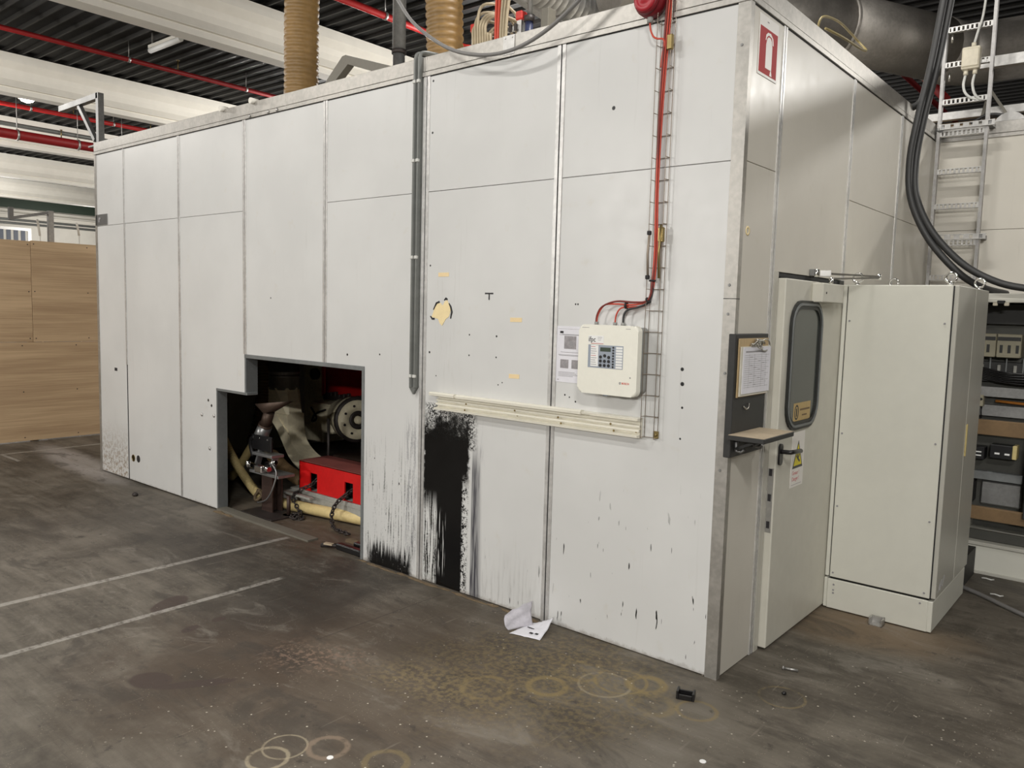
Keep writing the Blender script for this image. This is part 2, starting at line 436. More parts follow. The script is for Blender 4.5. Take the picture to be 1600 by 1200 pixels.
simple('plastic_blue', srgb(50,56,84), 0.4)
simple('plinth_black', srgb(34,33,31), 0.6)
simple('plinth_brown', srgb(92,82,68), 0.7)
simple('box_pale', srgb(214,206,186), 0.5)
simple('yellow_hose', srgb(132,118,76), 0.5)
simple('hood_brown', srgb(120,96,66), 0.6, var=0.15)
simple('sawdust', srgb(112,96,74), 0.95, var=0.25, sc=30, bump=0.8)
simple('lint', srgb(120,98,72), 0.95, var=0.3, sc=30)
simple('blind', srgb(92,98,112), 0.5)
def mat_lamp():
    t = NT('lamp_glow'); e = t.b; e.inputs['Emission Color'].default_value = (1,.95,.85,1); e.inputs['Emission Strength'].default_value = 14
    n = t.noise(t.obj(), 3); t.col(t.mix(n, (.9,.9,.85), (1,1,.95))); MATS['lamp_glow'] = t.m
mat_lamp()
def mat_plywood():
    t = NT('plywood'); P = t.pos(); r = t.rnd()
    v = t.add(0, 0)
    V = t.n('ShaderNodeVectorMath'); V.operation = 'ADD'; t.l(P, V.inputs[0]); t.l(t.comb(0, t.mul(r, 9), t.mul(r, 17)), V.inputs[1])
    big = t.noise(t.scale(V.outputs[0], (1, .45, 5)), 1.0, 3, .5, .4)
    fine = t.noise(t.scale(V.outputs[0], (1, 1.4, 60)), 1.0, 4, .6)
    f = t.add(t.mul(big, .6), t.mul(fine, .4))
    c = t.mix(t.step(f, .34, .66), srgb(172,144,112), srgb(208,180,144))
    t.col(c); t.rough(.6); MATS['plywood'] = t.m
mat_plywood()
def mat_glass():
    t = NT('door_glass'); P = t.obj(); n = t.noise(P, 4, 3)
    t.col(t.mix(n, srgb(80,86,82), srgb(96,100,94))); t.rough(0.12)  # grey-green base stands in for the hall reflected in the pane
    t.b.inputs['Transmission Weight'].default_value = 0.35; t.b.inputs['IOR'].default_value = 1.45; MATS['door_glass'] = t.m
mat_glass()
def mat_floor():
    t = NT('concrete_floor'); P = t.pos(); X, Y, Z = t.xyz(P)
    big = t.noise(P, .55, 5, .6); mid = t.noise(P, 2.6, 6, .65, .4); fine = t.noise(P, 34, 4, .65); grit = t.noise(P, 130, 3, .7)
    brush = t.noise(t.scale(P, (1.2, 14, 1), rot=(0,0,0.5)), 1.0, 4, .6)
    f = t.add(t.add(t.mul(big, .4), t.mul(mid, .35)), t.mul(brush, .25))
    c = t.mix(t.step(f, .38, .62), srgb(70,64,55), srgb(114,107,96))
    c = t.mix(t.mul(t.step(fine, .5, .75), .35), c, srgb(122,114,102))
    # brown zone in front of the spill, dark oily zone along the opening
    def blob(cx, cy, rx, ry, rot=0.0, e=.35, wob=.5):
        dx = t.sub(X, cx); dy = t.sub(Y, cy); ca, sa = math.cos(rot), math.sin(rot)
        u = t.mul(t.add(t.mul(dx, ca), t.mul(dy, sa)), 1/rx); w = t.mul(t.sub(t.mul(dy, ca), t.mul(dx, sa)), 1/ry)
        d = t.math('SQRT', t.add(t.mul(u, u), t.mul(w, w)))
        d = t.add(d, t.mul(t.sub(mid, .5), wob))
        return t.step(d, 1.0+e, 1.0-e)
    c = t.mix(t.mul(blob(-1.3, -1.1, 1.1, .9, .4, .6, 1.2), .62), c, srgb(80,65,50))
    c = t.mix(t.mul(blob(-1.9, -1.35, .35, .55, .4, .5, 1.0), .6), c, srgb(62,48,35))
    c = t.mix(t.mul(blob(-2.35, -.62, .42, .62, .3, .5, 1.4), .66), c, srgb(44,40,35))
    c = t.mix(t.mul(blob(-3.6, -.62, .5, .5, 0, .6, 1.6), .5), c, srgb(56,50,44))
    c = t.mix(t.mul(blob(-4.6, -.8, 1.3, .5, 0, .8, 1.6), .42), c, srgb(66,58,50))
    c = t.mix(t.mul(blob(.9, .2, .7, 1.4, .2, .7, 1.5), .22), c, srgb(64,56,46))
    c = t.mix(t.mul(blob(.35, 1.15, .42, .28, .2, .5, .8), .6), c, srgb(120,98,72))
    c = t.mix(t.mul(blob(-3.5, .25, .9, .4, 0, .5, 1), .6), c, srgb(84,68,52))
    c = t.mix(t.mul(blob(-7.2, .0, 1.1, .18, -.1, .5, .8), .55), c, srgb(190,184,180))
    blot = t.noise(t.scale(P, (1.6, 3.4, 1), (2,5,0), (0,0,.5)), 1.0, 8, .7, .8)
    c = t.mix(t.mul(t.step(blot, .50, .64), .55), c, srgb(50,45,39))
    c = t.mix(t.mul(t.step(blot, .46, .32), .45), c, srgb(132,126,116))
    scr = t.noise(t.scale(P, (2.5, 60, 1), (1,0,0), (0,0,-.55)), 1.0, 3, .6); scr2 = t.noise(t.scale(P, (50, 3, 1), (0,3,0), (0,0,.25)), 1.0, 3, .6)
    c = t.mix(t.mul(t.step(scr, .62, .72), .35), c, srgb(52,46,40))
    c = t.mix(t.mul(t.step(scr2, .64, .74), .30), c, srgb(138,130,118))
    # spilled liquids, with hard edges
    for cx, cy, rx, ry, rot in ((-1.90,-1.78,.10,.075,.4),(-1.72,-1.66,.17,.035,1.0),(-2.72,-1.27,.075,.14,.5),(-2.31,-1.37,.03,.05,.3),(-2.32,-1.20,.03,.04,0)):
        c = t.mix(t.mul(blob(cx, cy, rx, ry, rot, .10, .5), .85), c, srgb(62,49,43))
    # yellowish rings left by cans and drums
    def ring(cx, cy, r, w, colr, k):
        dx = t.sub(X, cx); dy = t.sub(Y, cy)
        d = t.math('SQRT', t.add(t.mul(dx, dx), t.mul(dy, dy)))
        e = t.math('ABSOLUTE', t.sub(d, r))
        m = t.mul(t.step(t.add(e, t.mul(t.sub(fine,.5), w*1.2)), w, w*.3), t.mul(t.step(t.add(mid, t.mul(fine, .5)), .56, .78), 1.0))
        return t.mix(t.mul(m, k), c, colr)
    yel = srgb(140,122,80); pale = srgb(172,160,134)
    for a in ((-.97,-1.78,.075,.012,pale,.6),(-.99,-1.69,.085,.007,pale,.5),(-.864,-1.582,.075,.018,srgb(150,130,110),.5),(-.737,-.797,.11,.02,yel,.55),(-.546,-.594,.085,.022,yel,.8),(-.32,-.323,.12,.012,yel,.8),(-.36,-.40,.12,.010,pale,.6),(-.215,-.269,.08,.03,yel,.8),(-.52,-.36,.1,.025,yel,.55),(.07,-.33,.085,.014,yel,.5),(-.10,-.42,.09,.03,yel,.4),(.3,.05,.1,.01,yel,.4),(-.62,-1.50,.08,.02,yel,.4)):
        c = ring(*a)
    c = t.mix(t.mul(t.mul(blob(-.62, -.55, .5, .45, .5, .7, 1.4), t.step(fine, .4, .62)), .5), c, yel)
    c = t.mix(t.mul(t.mul(blob(-1.02, -.92, .3, .16, .4, .6, 1.4), t.step(fine, .42, .62)), .6), c, srgb(134,118,84))
    c = t.mix(t.mul(t.mul(blob(-1.52, -1.10, .26, .14, .5, .6, 1.6), t.step(fine, .48, .6)), .7), c, srgb(128,106,90))
    # white line markings running away along the booth end
    wear = t.step(t.add(t.mul(mid, .6), t.mul(fine, .6)), .42, .66)
    l1 = t.mul(t.band(X, -3.385, -3.335, .006), t.step(Y, -.03, -.07)); l2 = t.mul(t.band(X, -2.665, -2.622, .006), t.step(Y, -.56, -.62))
    l3 = t.mul(t.band(X, -8.15, -8.09, .006), t.band(Y, -1.0, 1.6, .03)); l4 = t.mul(t.band(Y, -.42, -.38, .006), t.band(X, -8.1, -7.6, .02))
    c = t.mix(t.mul(t.mul(t.mx(t.mx(l1, l2), t.mx(l3, l4)), wear), .7), c, srgb(164,160,152))
    # joint in the slab
    jt = t.step(t.math('ABSOLUTE', t.add(t.sub(X, -1.72), t.mul(t.sub(mid, .5), .02))), .006, .002)
    c = t.mix(t.mul(t.mul(jt, t.band(Y, -1.0, -.1, .02)), .6), c, srgb(54,46,40))
    # paint flecks
    v = t.voro(P, 26); vz = t.noise(P, 1.7, 2)
    near = t.mx(blob(.1, -.1, 1.0, .6, .5, .7, 1.0), t.mx(blob(-.9, -1.4, .9, .5, .5, .6, 1), t.mul(blob(-.3, -.8, 1.2, 1.2, 0, .6, 1), .7)))
    fl = t.mul(t.step(v, .135, .09), t.mul(t.step(t.noise(P, 9, 2), .50, .56), near))
    c = t.mix(t.mul(fl, .8), c, srgb(206,198,182))
    v2 = t.voro(t.scale(P, (1,1,1), (3.3,1.7,0)), 70)
    c = t.mix(t.mul(t.mul(t.step(v2, .16, .1), t.step(t.noise(P, 5, 2), .52, .6)), .5), c, srgb(176,164,144))
    c = t.mix(t.mul(t.step(t.noise(P, 9, 4, .75), .60, .70), .6), c, srgb(46,41,36))
    t.col(c); t.rough(t.add(.50, t.mul(mid, .25)))
    t.bump(t.add(t.mul(fine, .6), t.mul(grit, .4)), .25, .006); MATS['concrete_floor'] = t.m
mat_floor()

# ------------------------------------------------------------------ the setting
def struct(o): o['kind'] = 'structure'; return o
X0, X1, Y0, Y1, ZR = -40.0, 16.0, -15.0, 27.0, 6.28
struct(B(X0, X1, Y0, Y1, -0.15, 0.0).build('floor', 'concrete_floor'))
CE = struct(B(X0, X1, Y0, Y1, ZR, ZR+0.15).build('ceiling', 'deck_dark'))
rib0 = MB().prism([(-.03,ZR),(.03,ZR),(.014,ZR-.055),(-.014,ZR-.055)], 'x', X0, X1).build('deck_rib', 'deck_rib', CE)
yb = rib0.location.y
rib0.location.y += Y0+.2
k = 1
while Y0+.2+.27*k < Y1-.1:
    r = rib0.copy(); COL.objects.link(r); r.location.y = yb+Y0+.2+.27*k; k += 1
wl = struct(B(X0-.2, X0, Y0, Y1, 0, ZR).build('wall_left', 'wall_white'))
B(X0, X0+.06, Y0, Y1, 5.72, 6.14).build('green_band', 'band_green', wl)
for z in (5.62, 5.46, 5.18, 5.02):
    MB().cyl((X0+.15, Y0, z), (X0+.15, Y1, z), .05, 8).build('wall_pipe', 'wall_white' if z > 5.3 else 'conduit_grey', wl)
struct(B(X0, X1, Y1, Y1+.2, 0, ZR).build('wall_back', 'deck_dark'))
struct(B(X1, X1+.2, Y0, Y1, 0, ZR).build('wall_right', 'wall_white'))
struct(B(X0, X1, Y0-.2, Y0, 0, ZR).build('wall_front', 'wall_white'))
win = struct(B(X0, X0+.05, 7.9, 11.5, 3.7, 4.95).build('window_1', 'wall_white', None))
MB().frame([(8.0,3.8),(11.05,3.8),(11.05,4.85),(8.0,4.85)], [(8.15,3.95),(10.9,3.95),(10.9,4.72),(8.15,4.72)], 'x', X0+.05, X0+.10).build('window_frame', 'galvanised', win)
for i in range(9):
    B(X0+.055, X0+.075, 8.22+i*.30, 8.40+i*.30, 3.95, 4.72).build('blind_slat', 'blind', win)

BEAM = [(.15,5.5),(.15,5.585),(.095,5.590),(.095,5.618),(.15,5.623),(.15,5.63),(.085,5.76),(.085,5.86),(.12,5.95),(.24,6.06),(.24,6.21)]
BEAMP = BEAM + [(-x, z) for x, z in BEAM[::-1]]
BL = ['white concrete roof beam in front of the red pipe nearest the booth', 'white concrete roof beam between the two thin red sprinkler pipes',
      'white concrete roof beam just above the thick red pipe', 'white concrete roof beam seen below the thick red pipe', 'lowest looking white concrete roof beam, above the dark green band']
bm0 = MB().prism([(x, z) for x, z in BEAMP], 'y', Y0, Y1)
b0 = bm0.build('roof_beam', 'concrete_white'); b0.location.x = -9.77
for i in range(5):
    o = b0 if i == 0 else b0.copy()
    if i: COL.objects.link(o); o.location.x = -9.77-6.0*i
    tag(o, BL[i], 'beam', 'roof beams of the hall')

def pipe(name, x, z, r, mat, label, hang, ya=Y0+.5, yb=Y1-.5):
    t = thing(name, (x, ya, z-r), label, 'pipe', 'red pipes under the roof')
    MB().cyl((x, ya, z), (x, yb, z), r, 12).build('pipe_run', mat, t)
    for y in hang:
        q = MB(); q.cyl((x, y, z+r), (x, y, ZR-.06), .008, 6); q.lathe([(r*1.18,-.02),(r*1.18,.02)], (x,y,z), (0,1,0), 12)
        q.build('hanger', 'galvanised', t)
        MB().cyl((x, y+.9, z+r), (x, y+.9, z+r+.16), .012, 6).lathe([(.03,0),(.03,.01)], (x,y+.9,z+r+.16)).build('sprinkler_head', 'brass', t)
pipe('sprinkler_pipe', -13.0, 5.9, .042, 'pipe_dark_red', 'thin dark red sprinkler pipe under the deck left of the ochre hoses', (3.3, 5.6, 8.2))
pipe('sprinkler_pipe', -18.4, 5.86, .05, 'pipe_red', 'thin red sprinkler pipe passing behind the grey steel bracket', (3.6, 5.4, 7.5))
pipe('sprinkler_pipe', -7.66, 5.9, .05, 'pipe_red', 'bright red sprinkler pipe between the two ochre hoses', (4.55, 6.5))
pipe('water_pipe', -18.2, 5.2, .105, 'pipe_dark_red', 'thick dark red pipe clamped under a grey conduit', (3.25, 4.5, 5.5))
tag(MB().cyl((-18.3, -10, 5.42), (-18.3, 20, 5.42), .05, 10).build('grey_conduit', 'conduit_grey'), 'grey conduit running just above the thick dark red pipe', 'conduit')
# pipes of the right part of the hall
pipe('sprinkler_pipe', -1.95, 5.4, .04, 'pipe_dark_red', 'dark red pipe seen behind the silver spiral duct', (8.0,), 3.0, 14.0)

ft = thing('tube_lamp', (-11.95, 3.43, 5.95), 'unlit pale tube lamp under the dark roof deck', 'lamp')
B(-12.5, -11.4, 3.40, 3.46, 6.03, 6.08).build('housing', 'wall_white', ft)
MB().cyl((-12.48, 3.43, 5.99), (-11.42, 3.43, 5.99), .045, 10).build('tube', 'label_white', ft)
for x in (-12.4, -11.5): B(x-.01, x+.01, 3.42, 3.44, 6.08, 6.28).build('bracket', 'galvanised', ft)
hl = thing('bay_lamp', (-17.0, 3.05, 5.72), 'small round lamp glowing beneath the deck at the left edge', 'lamp')
MB().lathe([(.02,.14),(.10,.10),(.17,.02),(.165,.015)], (-17.0,3.05,5.72)).build('shade', 'wall_white', hl)
MB().lathe([(.03,-.05),(.11,-.02),(.13,.02),(.05,.08)], (-17.0,3.05,5.72)).build('bulb', 'lamp_glow', hl)
MB().cyl((-17.0,3.05,5.85), (-17.0,3.05,6.24), .01, 6).build('rod', 'galvanised', hl)

# plywood partition at the far left
pt = thing('plywood_partition', (-8.82, -1.2, 0), 'raw plywood partition screwed together in sheets on the left', 'partition')
def sheet(y0, y1, z0, z1):
    o = B(-8.83, -8.80, y0, y1, z0, z1, bev=.002).build('plywood_sheet', 'plywood', pt)
    s = MB()
    ny = max(2, int((y1-y0)/.55)+1)
    for i in range(ny):
        y = y0+.03+(y1-y0-.06)*i/(ny-1)
        for j in range(3):
            z = z0+.04+(z1-z0-.08)*j/2
            s.cyl((-8.801,y,z), (-8.797,y,z), .007, 6)
    s.build('screw_heads', 'ink_dark', o)['kind'] = 'stuff'
sheet(-4.7, -2.262, 1.18, 2.37); sheet(-2.258, .178, 1.18, 2.352); sheet(.182, 2.62, 1.18, 2.362)
sheet(-3.6, -1.162, .01, 1.176); sheet(-1.158, 1.28, .01, 1.176); sheet(1.284, 3.72, .01, 1.176)
for y in (-4.5, -2.26, .18, 2.6): B(-8.90, -8.83, y-.035, y+.035, 0, 2.3).build('stud', 'plywood', pt)
gp = thing('gallows_post', (-9.5, .62, 0), 'pale galvanised post with a bent side arm behind the plywood', 'post')
MB().beam((-9.5,.66,0), (-9.5,.66,2.79), .06, .06).build('post', 'galvanised', gp)
MB().beam((-9.5,.66,2.77), (-9.5,.20,2.655), .05, .035).build('arm', 'dull_steel', gp)
MB().beam((-9.5,.215,2.64), (-9.5,.215,2.79), .045, .05).build('arm_end', 'dull_steel', gp)
for (y, z0, z1) in ((.55,2.48,2.68),(1.02,2.52,2.68)):
    q = MB().tube([(-9.6,y-.01,z1),(-9.6,y,z1-.03),(-9.6,y+.02,z0)], .014, 6)
    q.cyl((-9.6,y+.02,0),(-9.6,y+.02,z0),.008,6)
    tag(q.build('white_stake', 'wall_white'), 'short white tipped stake left of the pale post' if y < .6 else 'short white tipped stake between the pale post and the booth', 'stake', 'white stakes behind the plywood')

# ------------------------------------------------------------------ the booth
H, SEAM = 3.083, 2.405
BO = thing('machine_booth', (-3.3, 3.5, 0), 'large off-white panelled machine enclosure with aluminium edging and open hatch', 'enclosure')
TH = .04
def fpanel(x0, x1, z0, z1, y=0.0):
    return B(x0, x1, y, y+TH, z0, z1, bev=.0015).build('panel', 'front_panel_paint', BO)
def fpoly(poly): return MB().prism(poly, 'y', 0, TH).build('panel', 'front_panel_paint', BO)
g = .0014
JX = [-6.0, -4.995, -3.995, -2.997, -2.016, -1.018]
JW = [.018, .020, .022, .022, .026, .026]
LX = -6.60
edges = [LX+.03]+JX+[-.035]
for i in range(7):
    x0 = edges[i]; x1 = edges[i+1]
    if i != 3: fpanel(x0, x1, SEAM+g, H)
xo0, xo1, zo0, zo1, xs = -4.415, -2.572, 1.308, 1.308, -3.985
fpanel(edges[0], edges[1]-.012, .012, SEAM-g)
fpanel(edges[1]+.012, edges[2], .012, SEAM-g)
fpoly([(edges[2],.012),(xo0,.012),(xo0,1.011),(edges[3],1.011),(edges[3],SEAM-g),(edges[2],SEAM-g)])
fpanel(edges[3], edges[4], zo0, H)
fpoly([(xo1,.0),(edges[5],.0),(edges[5],SEAM-g),(edges[4],SEAM-g),(edges[4],zo0),(xo1,zo0)])
fpanel(edges[5], edges[6], .004, SEAM-g)
fpanel(edges[6], edges[7], .004, SEAM-g)
# unseen sheet added behind the seams, so that no light leaks through
for (x0, x1, z0) in ((LX+.03, xo0-.05, .01), (xo0-.05, xs, 1.05), (xs, xo1+.05, 1.36), (xo1+.05, -.04, .01)):
    B(x0, x1, TH+.002, TH+.03, z0, H).build('light_stop_sheet', 'dark_gap', BO)
# aluminium joint strips: two flanges with a dark groove
def joint(x, w, z0, z1, gw=.004):
    for s in (-1, 1):
        a, b = (x-w, x-gw) if s < 0 else (x+gw, x+w)
        B(a, b, -.005, .004, z0, z1, bev=.001).build('joint_strip', 'aluminium', BO)
    B(x-gw, x+gw, -.001, .01, z0, z1).build('joint_groove', 'dark_gap', BO)
joint(JX[0], JW[0]*.6, 1.1, H, .0025); joint(JX[1], JW[1]*.8, .012, H, .003); joint(JX[2], JW[2], 1.315, H, .003); joint(JX[3], JW[3], zo0, H, .003)
joint(JX[4], JW[4], .0, H); joint(JX[5], JW[5], 0, H)
B(JX[0]-.012, JX[0]+.012, .004, .03, .01, 1.1).build('open_slot', 'dark_gap', BO)
# left end trim, near corner trim, cap rails
MB().prism([(LX-.005,-.006),(LX+.032,-.006),(LX+.032,.0),(LX,.0),(LX,.045),(LX-.005,.045)], 'z', .01, H).build('corner_trim', 'cap_aluminium', BO)
MB().prism([(-.055,-.006),(.006,-.006),(.006,.030),(.0,.030),(.0,0),(-.055,0)], 'z', .0, H).build('corner_trim', 'cap_aluminium', BO)
def cap_front(x0, x1):
    B(x0, x1, -.010, .04, H, H+.027, bev=.0015).build('cap_lip', 'cap_aluminium', BO)
    B(x0, x1, -.006, .05, H+.030, H+.115, bev=.002).build('cap_rail', 'cap_aluminium', BO)
cap_front(LX-.008, -3.455); cap_front(-3.453, -2.02); cap_front(-2.018, -1.36); cap_front(-1.358, .008)
B(LX, .0, -.004, .03, H-.004, H+.11).build('cap_groove', 'dark_gap', BO)
def splice(x0, x1):
    o = B(x0, x1, -.0125, -.006, H+.012, H+.113, bev=.001).build('splice_plate', 'galvanised', BO)
    for x in (x0+.015, x1-.015):
        for z in (H+.03, H+.1): MB().lathe([(.006,0),(.005,.003)], (x,-.0125,z), (0,-1,0), 8).build('rivet', 'galvanised', o)
splice(-1.415, -1.335)
for x in (-3.66, -3.55, -3.9): MB().lathe([(.012,0),(.012,.008),(.006,.011)], (x,-.01,H+.012), (0,-1,0), 8).build('bolt_head', 'galvanised', BO)
for x in (-4.28, -3.86): MB().cyl((x,-.035,3.2),(x,.03,3.2),.022,10).build('bung', 'wall_white', BO)
# side wall (x = 0), with the door in its second bay
def spanel(y0, y1, z0, z1): return B(-TH, 0, y0, y1, z0, z1, bev=.0015).build('panel', 'side_panel_paint', BO)
SY = [.035, .395, 1.455, 2.485, 3.53]
for i in (0, 2, 3):
    spanel(SY[i], SY[i+1], .004, SEAM-g); spanel(SY[i], SY[i+1], SEAM+g, H)
spanel(SY[1], SY[2], 1.935, H)
B(-TH-.03, -TH-.002, .04, .41, .01, H).build('light_stop_sheet', 'dark_gap', BO)
B(-TH-.03, -TH-.002, .41, 1.46, 1.94, H).build('light_stop_sheet', 'dark_gap', BO)
B(-TH-.03, -TH-.002, 1.46, 3.53, .01, H).build('light_stop_sheet', 'dark_gap', BO)
def sjoint(y, w, z0, z1):
    for s in (-1, 1):
        a, b = (y-w, y-.004) if s < 0 else (y+.004, y+w)
        B(-.004, .005, a, b, z0, z1, bev=.001).build('joint_strip', 'aluminium', BO)
    B(-.01, .001, y-.004, y+.004, z0, z1).build('joint_groove', 'dark_gap', BO)
sjoint(SY[1], .022, .0, H); sjoint(SY[2], .02, 1.93, H); sjoint(SY[3], .022, 0, H)
def cap_side(y0, y1):
    B(-.04, .010, y0, y1, H, H+.027, bev=.0015).build('cap_lip', 'cap_aluminium', BO)
    B(-.05, .006, y0, y1, H+.030, H+.115, bev=.002).build('cap_rail', 'cap_aluminium', BO)
cap_side(-.008, 2.60); cap_side(2.602, 3.53)
B(-.03, .004, 0, 3.53, H-.004, H+.11).build('cap_groove', 'dark_gap', BO)
# wing of the booth at the back right
def wpanel(x0, x1, z0, z1): return B(x0, x1, 3.53, 3.57, z0, z1, bev=.0015).build('panel', 'side_panel_paint', BO)
for (x0, x1) in ((0, 1.0), (1.0, 2.0), (2.0, 3.0)):
    wpanel(x0, x1, .004, SEAM-g); wpanel(x0, x1, SEAM+g, H)
B(0, 3.0, 3.575, 3.6, .01, H).build('light_stop_sheet', 'dark_gap', BO)
B(0.012, 3.0, 3.52, 3.57, H, H+.027, bev=.0015).build('cap_lip', 'cap_aluminium', BO)
B(0.012, 3.0, 3.524, 3.58, H+.03, H+.115, bev=.002).build('cap_rail', 'cap_aluminium', BO)
B(2.96, 3.0, 3.57, 7.0, .004, H).build('panel', 'side_panel_paint', BO)
B(LX+.02, 3.0, 6.96, 7.0, .004, H).build('panel', 'side_panel_paint', BO)
B(LX, LX+.04, .05, 6.96, .004, H).build('panel', 'side_panel_paint', BO)
B(LX+.04, -.05, .06, 6.96, H+.03, H+.06).build('roof_panel', 'side_panel_paint', BO)
B(-.05, 2.96, 3.6, 6.96, H+.03, H+.06).build('roof_panel', 'side_panel_paint', BO)
# grey lining of the hatch
def lin(*a): return B(*a, bev=.002).build('hatch_lining', 'lining_grey', BO)
lin(xo0-.002, xo0+.012, -.006, .085, .0, 1.0)
lin(xo0-.004, xs+.02, -.006, .09, .992, 1.013)
lin(xs-.014, xs+.004, -.006, .10, .992, 1.30)
lin(xs-.014, xo1+.004, -.008, .07, 1.282, 1.312)
lin(xo1-.018, xo1+.004, -.008, .08, .0, 1.285)
# foam plug in the torn hole, and its cracked rim
B_ = [(-1.945,1.655),(-1.925,1.70),(-1.90,1.735),(-1.872,1.742),(-1.852,1.725),(-1.835,1.752),(-1.815,1.758),(-1.80,1.735),(-1.783,1.722),(-1.79,1.685),(-1.80,1.66),(-1.825,1.645),(-1.855,1.605),(-1.875,1.618),(-1.89,1.645),(-1.915,1.650)]
MB().prism(B_, 'y', -.002, .001).build('foam_plug', 'foam', BO)
for pts in ([(-1.785,1.65),(-1.775,1.69),(-1.785,1.72),(-1.80,1.74)], [(-1.955,1.66),(-1.94,1.645),(-1.92,1.645)], [(-1.84,1.758),(-1.825,1.77),(-1.815,1.762)], [(-1.93,1.70),(-1.905,1.74),(-1.88,1.748)]):
    MB().tube([(x,-.001,z) for x, z in pts], .006, 6, prof=lambda i: .6 if i in (0, 3) else 1).build('torn_edge', 'ink_dark', BO)
B(-1.515, -1.452, -.0015, 0, 1.797, 1.805).build('slit', 'ink_dark', BO)
B(-1.487, -1.479, -.0015, 0, 1.765, 1.797).build('slit', 'ink_dark', BO)
B(-6.262, -6.205, -.001, .001, 1.025, 1.055).build('slit', 'ink_dark', BO)
MB().lathe([(.034,0),(.034,.002),(.028,.002),(.026,-.004)], (-5.905,0.0,.225), (0,-1,0), 14).build('cable_port', 'brass', BO)
MB().lathe([(.034,0),(.034,.0015)], (-5.805,0.0,.230), (0,-1,0), 14).build('cable_port', 'ink_dark', BO)
for x, z in ((-4.65,.77),(-4.46,.78),(-4.53,.50)):
    MB().lathe([(.016,0),(.013,.006),(.006,.010)], (x,0,z), (0,-1,0), 8).build('anchor_nut', 'galvanised', BO)
# corner screws
for z in (1.85, 1.72, 1.45, 2.9, 1.0): MB().lathe([(.007,0),(.006,.003)], (-.03,-.006,z), (0,-1,0), 8).build('screw', 'dull_steel', BO)
B(-.056, .0065, -.0065, .031, 1.788, 1.791).build('trim_joint', 'dark_gap', BO)
MB().lathe([(.022,0),(.022,.002),(.013,.002),(.012,.0)], (0.0,.09,2.10), (1,0,0), 14).build('plug', 'foam', BO)

# ---- door of the booth
DX = .045; dy0, dy1, dz1 = .478, 1.372, 1.905
D = B(.0, DX, dy0, dy1, .012, dz1, bev=.006, seg=2).build('door', 'door_paint', BO)
B(-.03, .006, .42, .472, .0, 1.935).build('door_jamb', 'jamb_paint', BO)
B(-.03, .012, 1.380, 1.455, .0, 1.932).build('dark_gap_strip', 'rubber', BO)  # black strip put in for the dark gap between door and cabinet
B(-.03, .002, .42, 1.43, 1.912, 1.93).build('door_head', 'dark_gap', BO)
B(-.05, -.03, .42, 1.43, .0, 1.94).build('door_shadow_gap', 'dark_gap', BO)
def roundframe(u0, u1, v0, v1, r, w): return rrect(u0,u1,v0,v1,r), rrect(u0+w,u1-w,v0+w,v1-w,max(r-w,.01))
wy0, wy1, wz0, wz1 = .548, 1.012, 1.128, 1.80
o_, i_ = roundframe(wy0, wy1, wz0, wz1, .13, .045)
wf = MB().frame(o_, i_, 'x', DX-.01, DX+.012).build('window_gasket', 'rubber', D)
o_, i_ = roundframe(wy0+.014, wy1-.014, wz0+.014, wz1-.014, .116, .012)
MB().frame(o_, i_, 'x', DX+.010, DX+.017).build('gasket_lip', 'lining_grey', D)
MB().prism(rrect(wy0+.04, wy1-.04, wz0+.04, wz1-.04, .09), 'x', DX-.002, DX+.004).build('window_pane', 'door_glass', D)
B(DX, DX+.06, .835, 1.165, 1.795, 1.895, bev=.004).build('closer_box', 'door_paint', D)
MB().lathe([(.006,0),(.006,.002)], (DX+.06,.885,1.845), (1,0,0), 8).build('closer_screw', 'ink_dark', D)
q = MB(); q.beam((.05,.93,1.95), (.10,.95,1.95), .03, .03); q.cyl((.03,.93,1.93),(.03,.93,1.97),.016,10)
q.beam((.03,.93,1.952), (.225,1.37,1.952), .022, .010); q.cyl((.225,1.37,1.935),(.225,1.37,1.965),.014,10); q.beam((.225,1.37,1.945), (.08,1.02,1.925), .020, .010)
q.cyl((.08,1.02,1.89),(.08,1.02,1.93),.012,8); q.build('closer_arm', 'chrome', D)
B(.0, .03, .905, .955, 1.935, 1.972, bev=.003).build('arm_bracket', 'dull_steel', D)
for z in (1.64, .25):
    MB().cyl((DX-.004,1.362,z-.055),(DX-.004,1.362,z+.055),.014,10).cyl((DX-.004,1.362,z-.002),(DX-.004,1.362,z+.002),.0155,10).build('hinge', 'galvanised', D)
q = MB().prism(rrect(.497,.541,.965,1.075,.02), 'x', DX, DX+.010).build('handle_plate', 'black_plastic', D)
MB().tube([(DX+.008,.519,1.035),(DX+.05,.519,1.037),(DX+.062,.535,1.038),(DX+.062,.60,1.034),(DX+.058,.655,1.030)], .0115, 10, smooth_n=4).build('handle', 'black_plastic', D)
B(.008, DX-.008, dy0-.003, dy0+.001, .62, .95).build('lock_strip', 'galvanised', D)
for z in (.66, .80, .93): B(.014, .030, dy0-.005, dy0-.002, z-.018, z+.018).build('lock_bolt', 'ink_dark', D)
# sticker on the pane
B(DX+.004, DX+.0055, .664, .905, 1.170, 1.268).build('sticker', 'sticker_tan', D)
MB().frame([(.705+.030*math.cos(a*.4488), 1.219+.040*math.sin(a*.4488)) for a in range(14)], [(.705+.022*math.cos(a*.4488), 1.219+.031*math.sin(a*.4488)) for a in range(14)], 'x', DX+.0055, DX+.0062).build('sticker_emblem', 'board_black', D)
B(DX+.0055, DX+.0062, .698, .712, 1.197, 1.240).build('sticker_emblem', 'board_black', D)
B(DX+.0055, DX+.0060, .752, .893, 1.225, 1.235).build('sticker_print', 'hood_brown', D)
B(DX+.0055, DX+.0060, .785, .855, 1.196, 1.204).build('sticker_print', 'hood_brown', D)

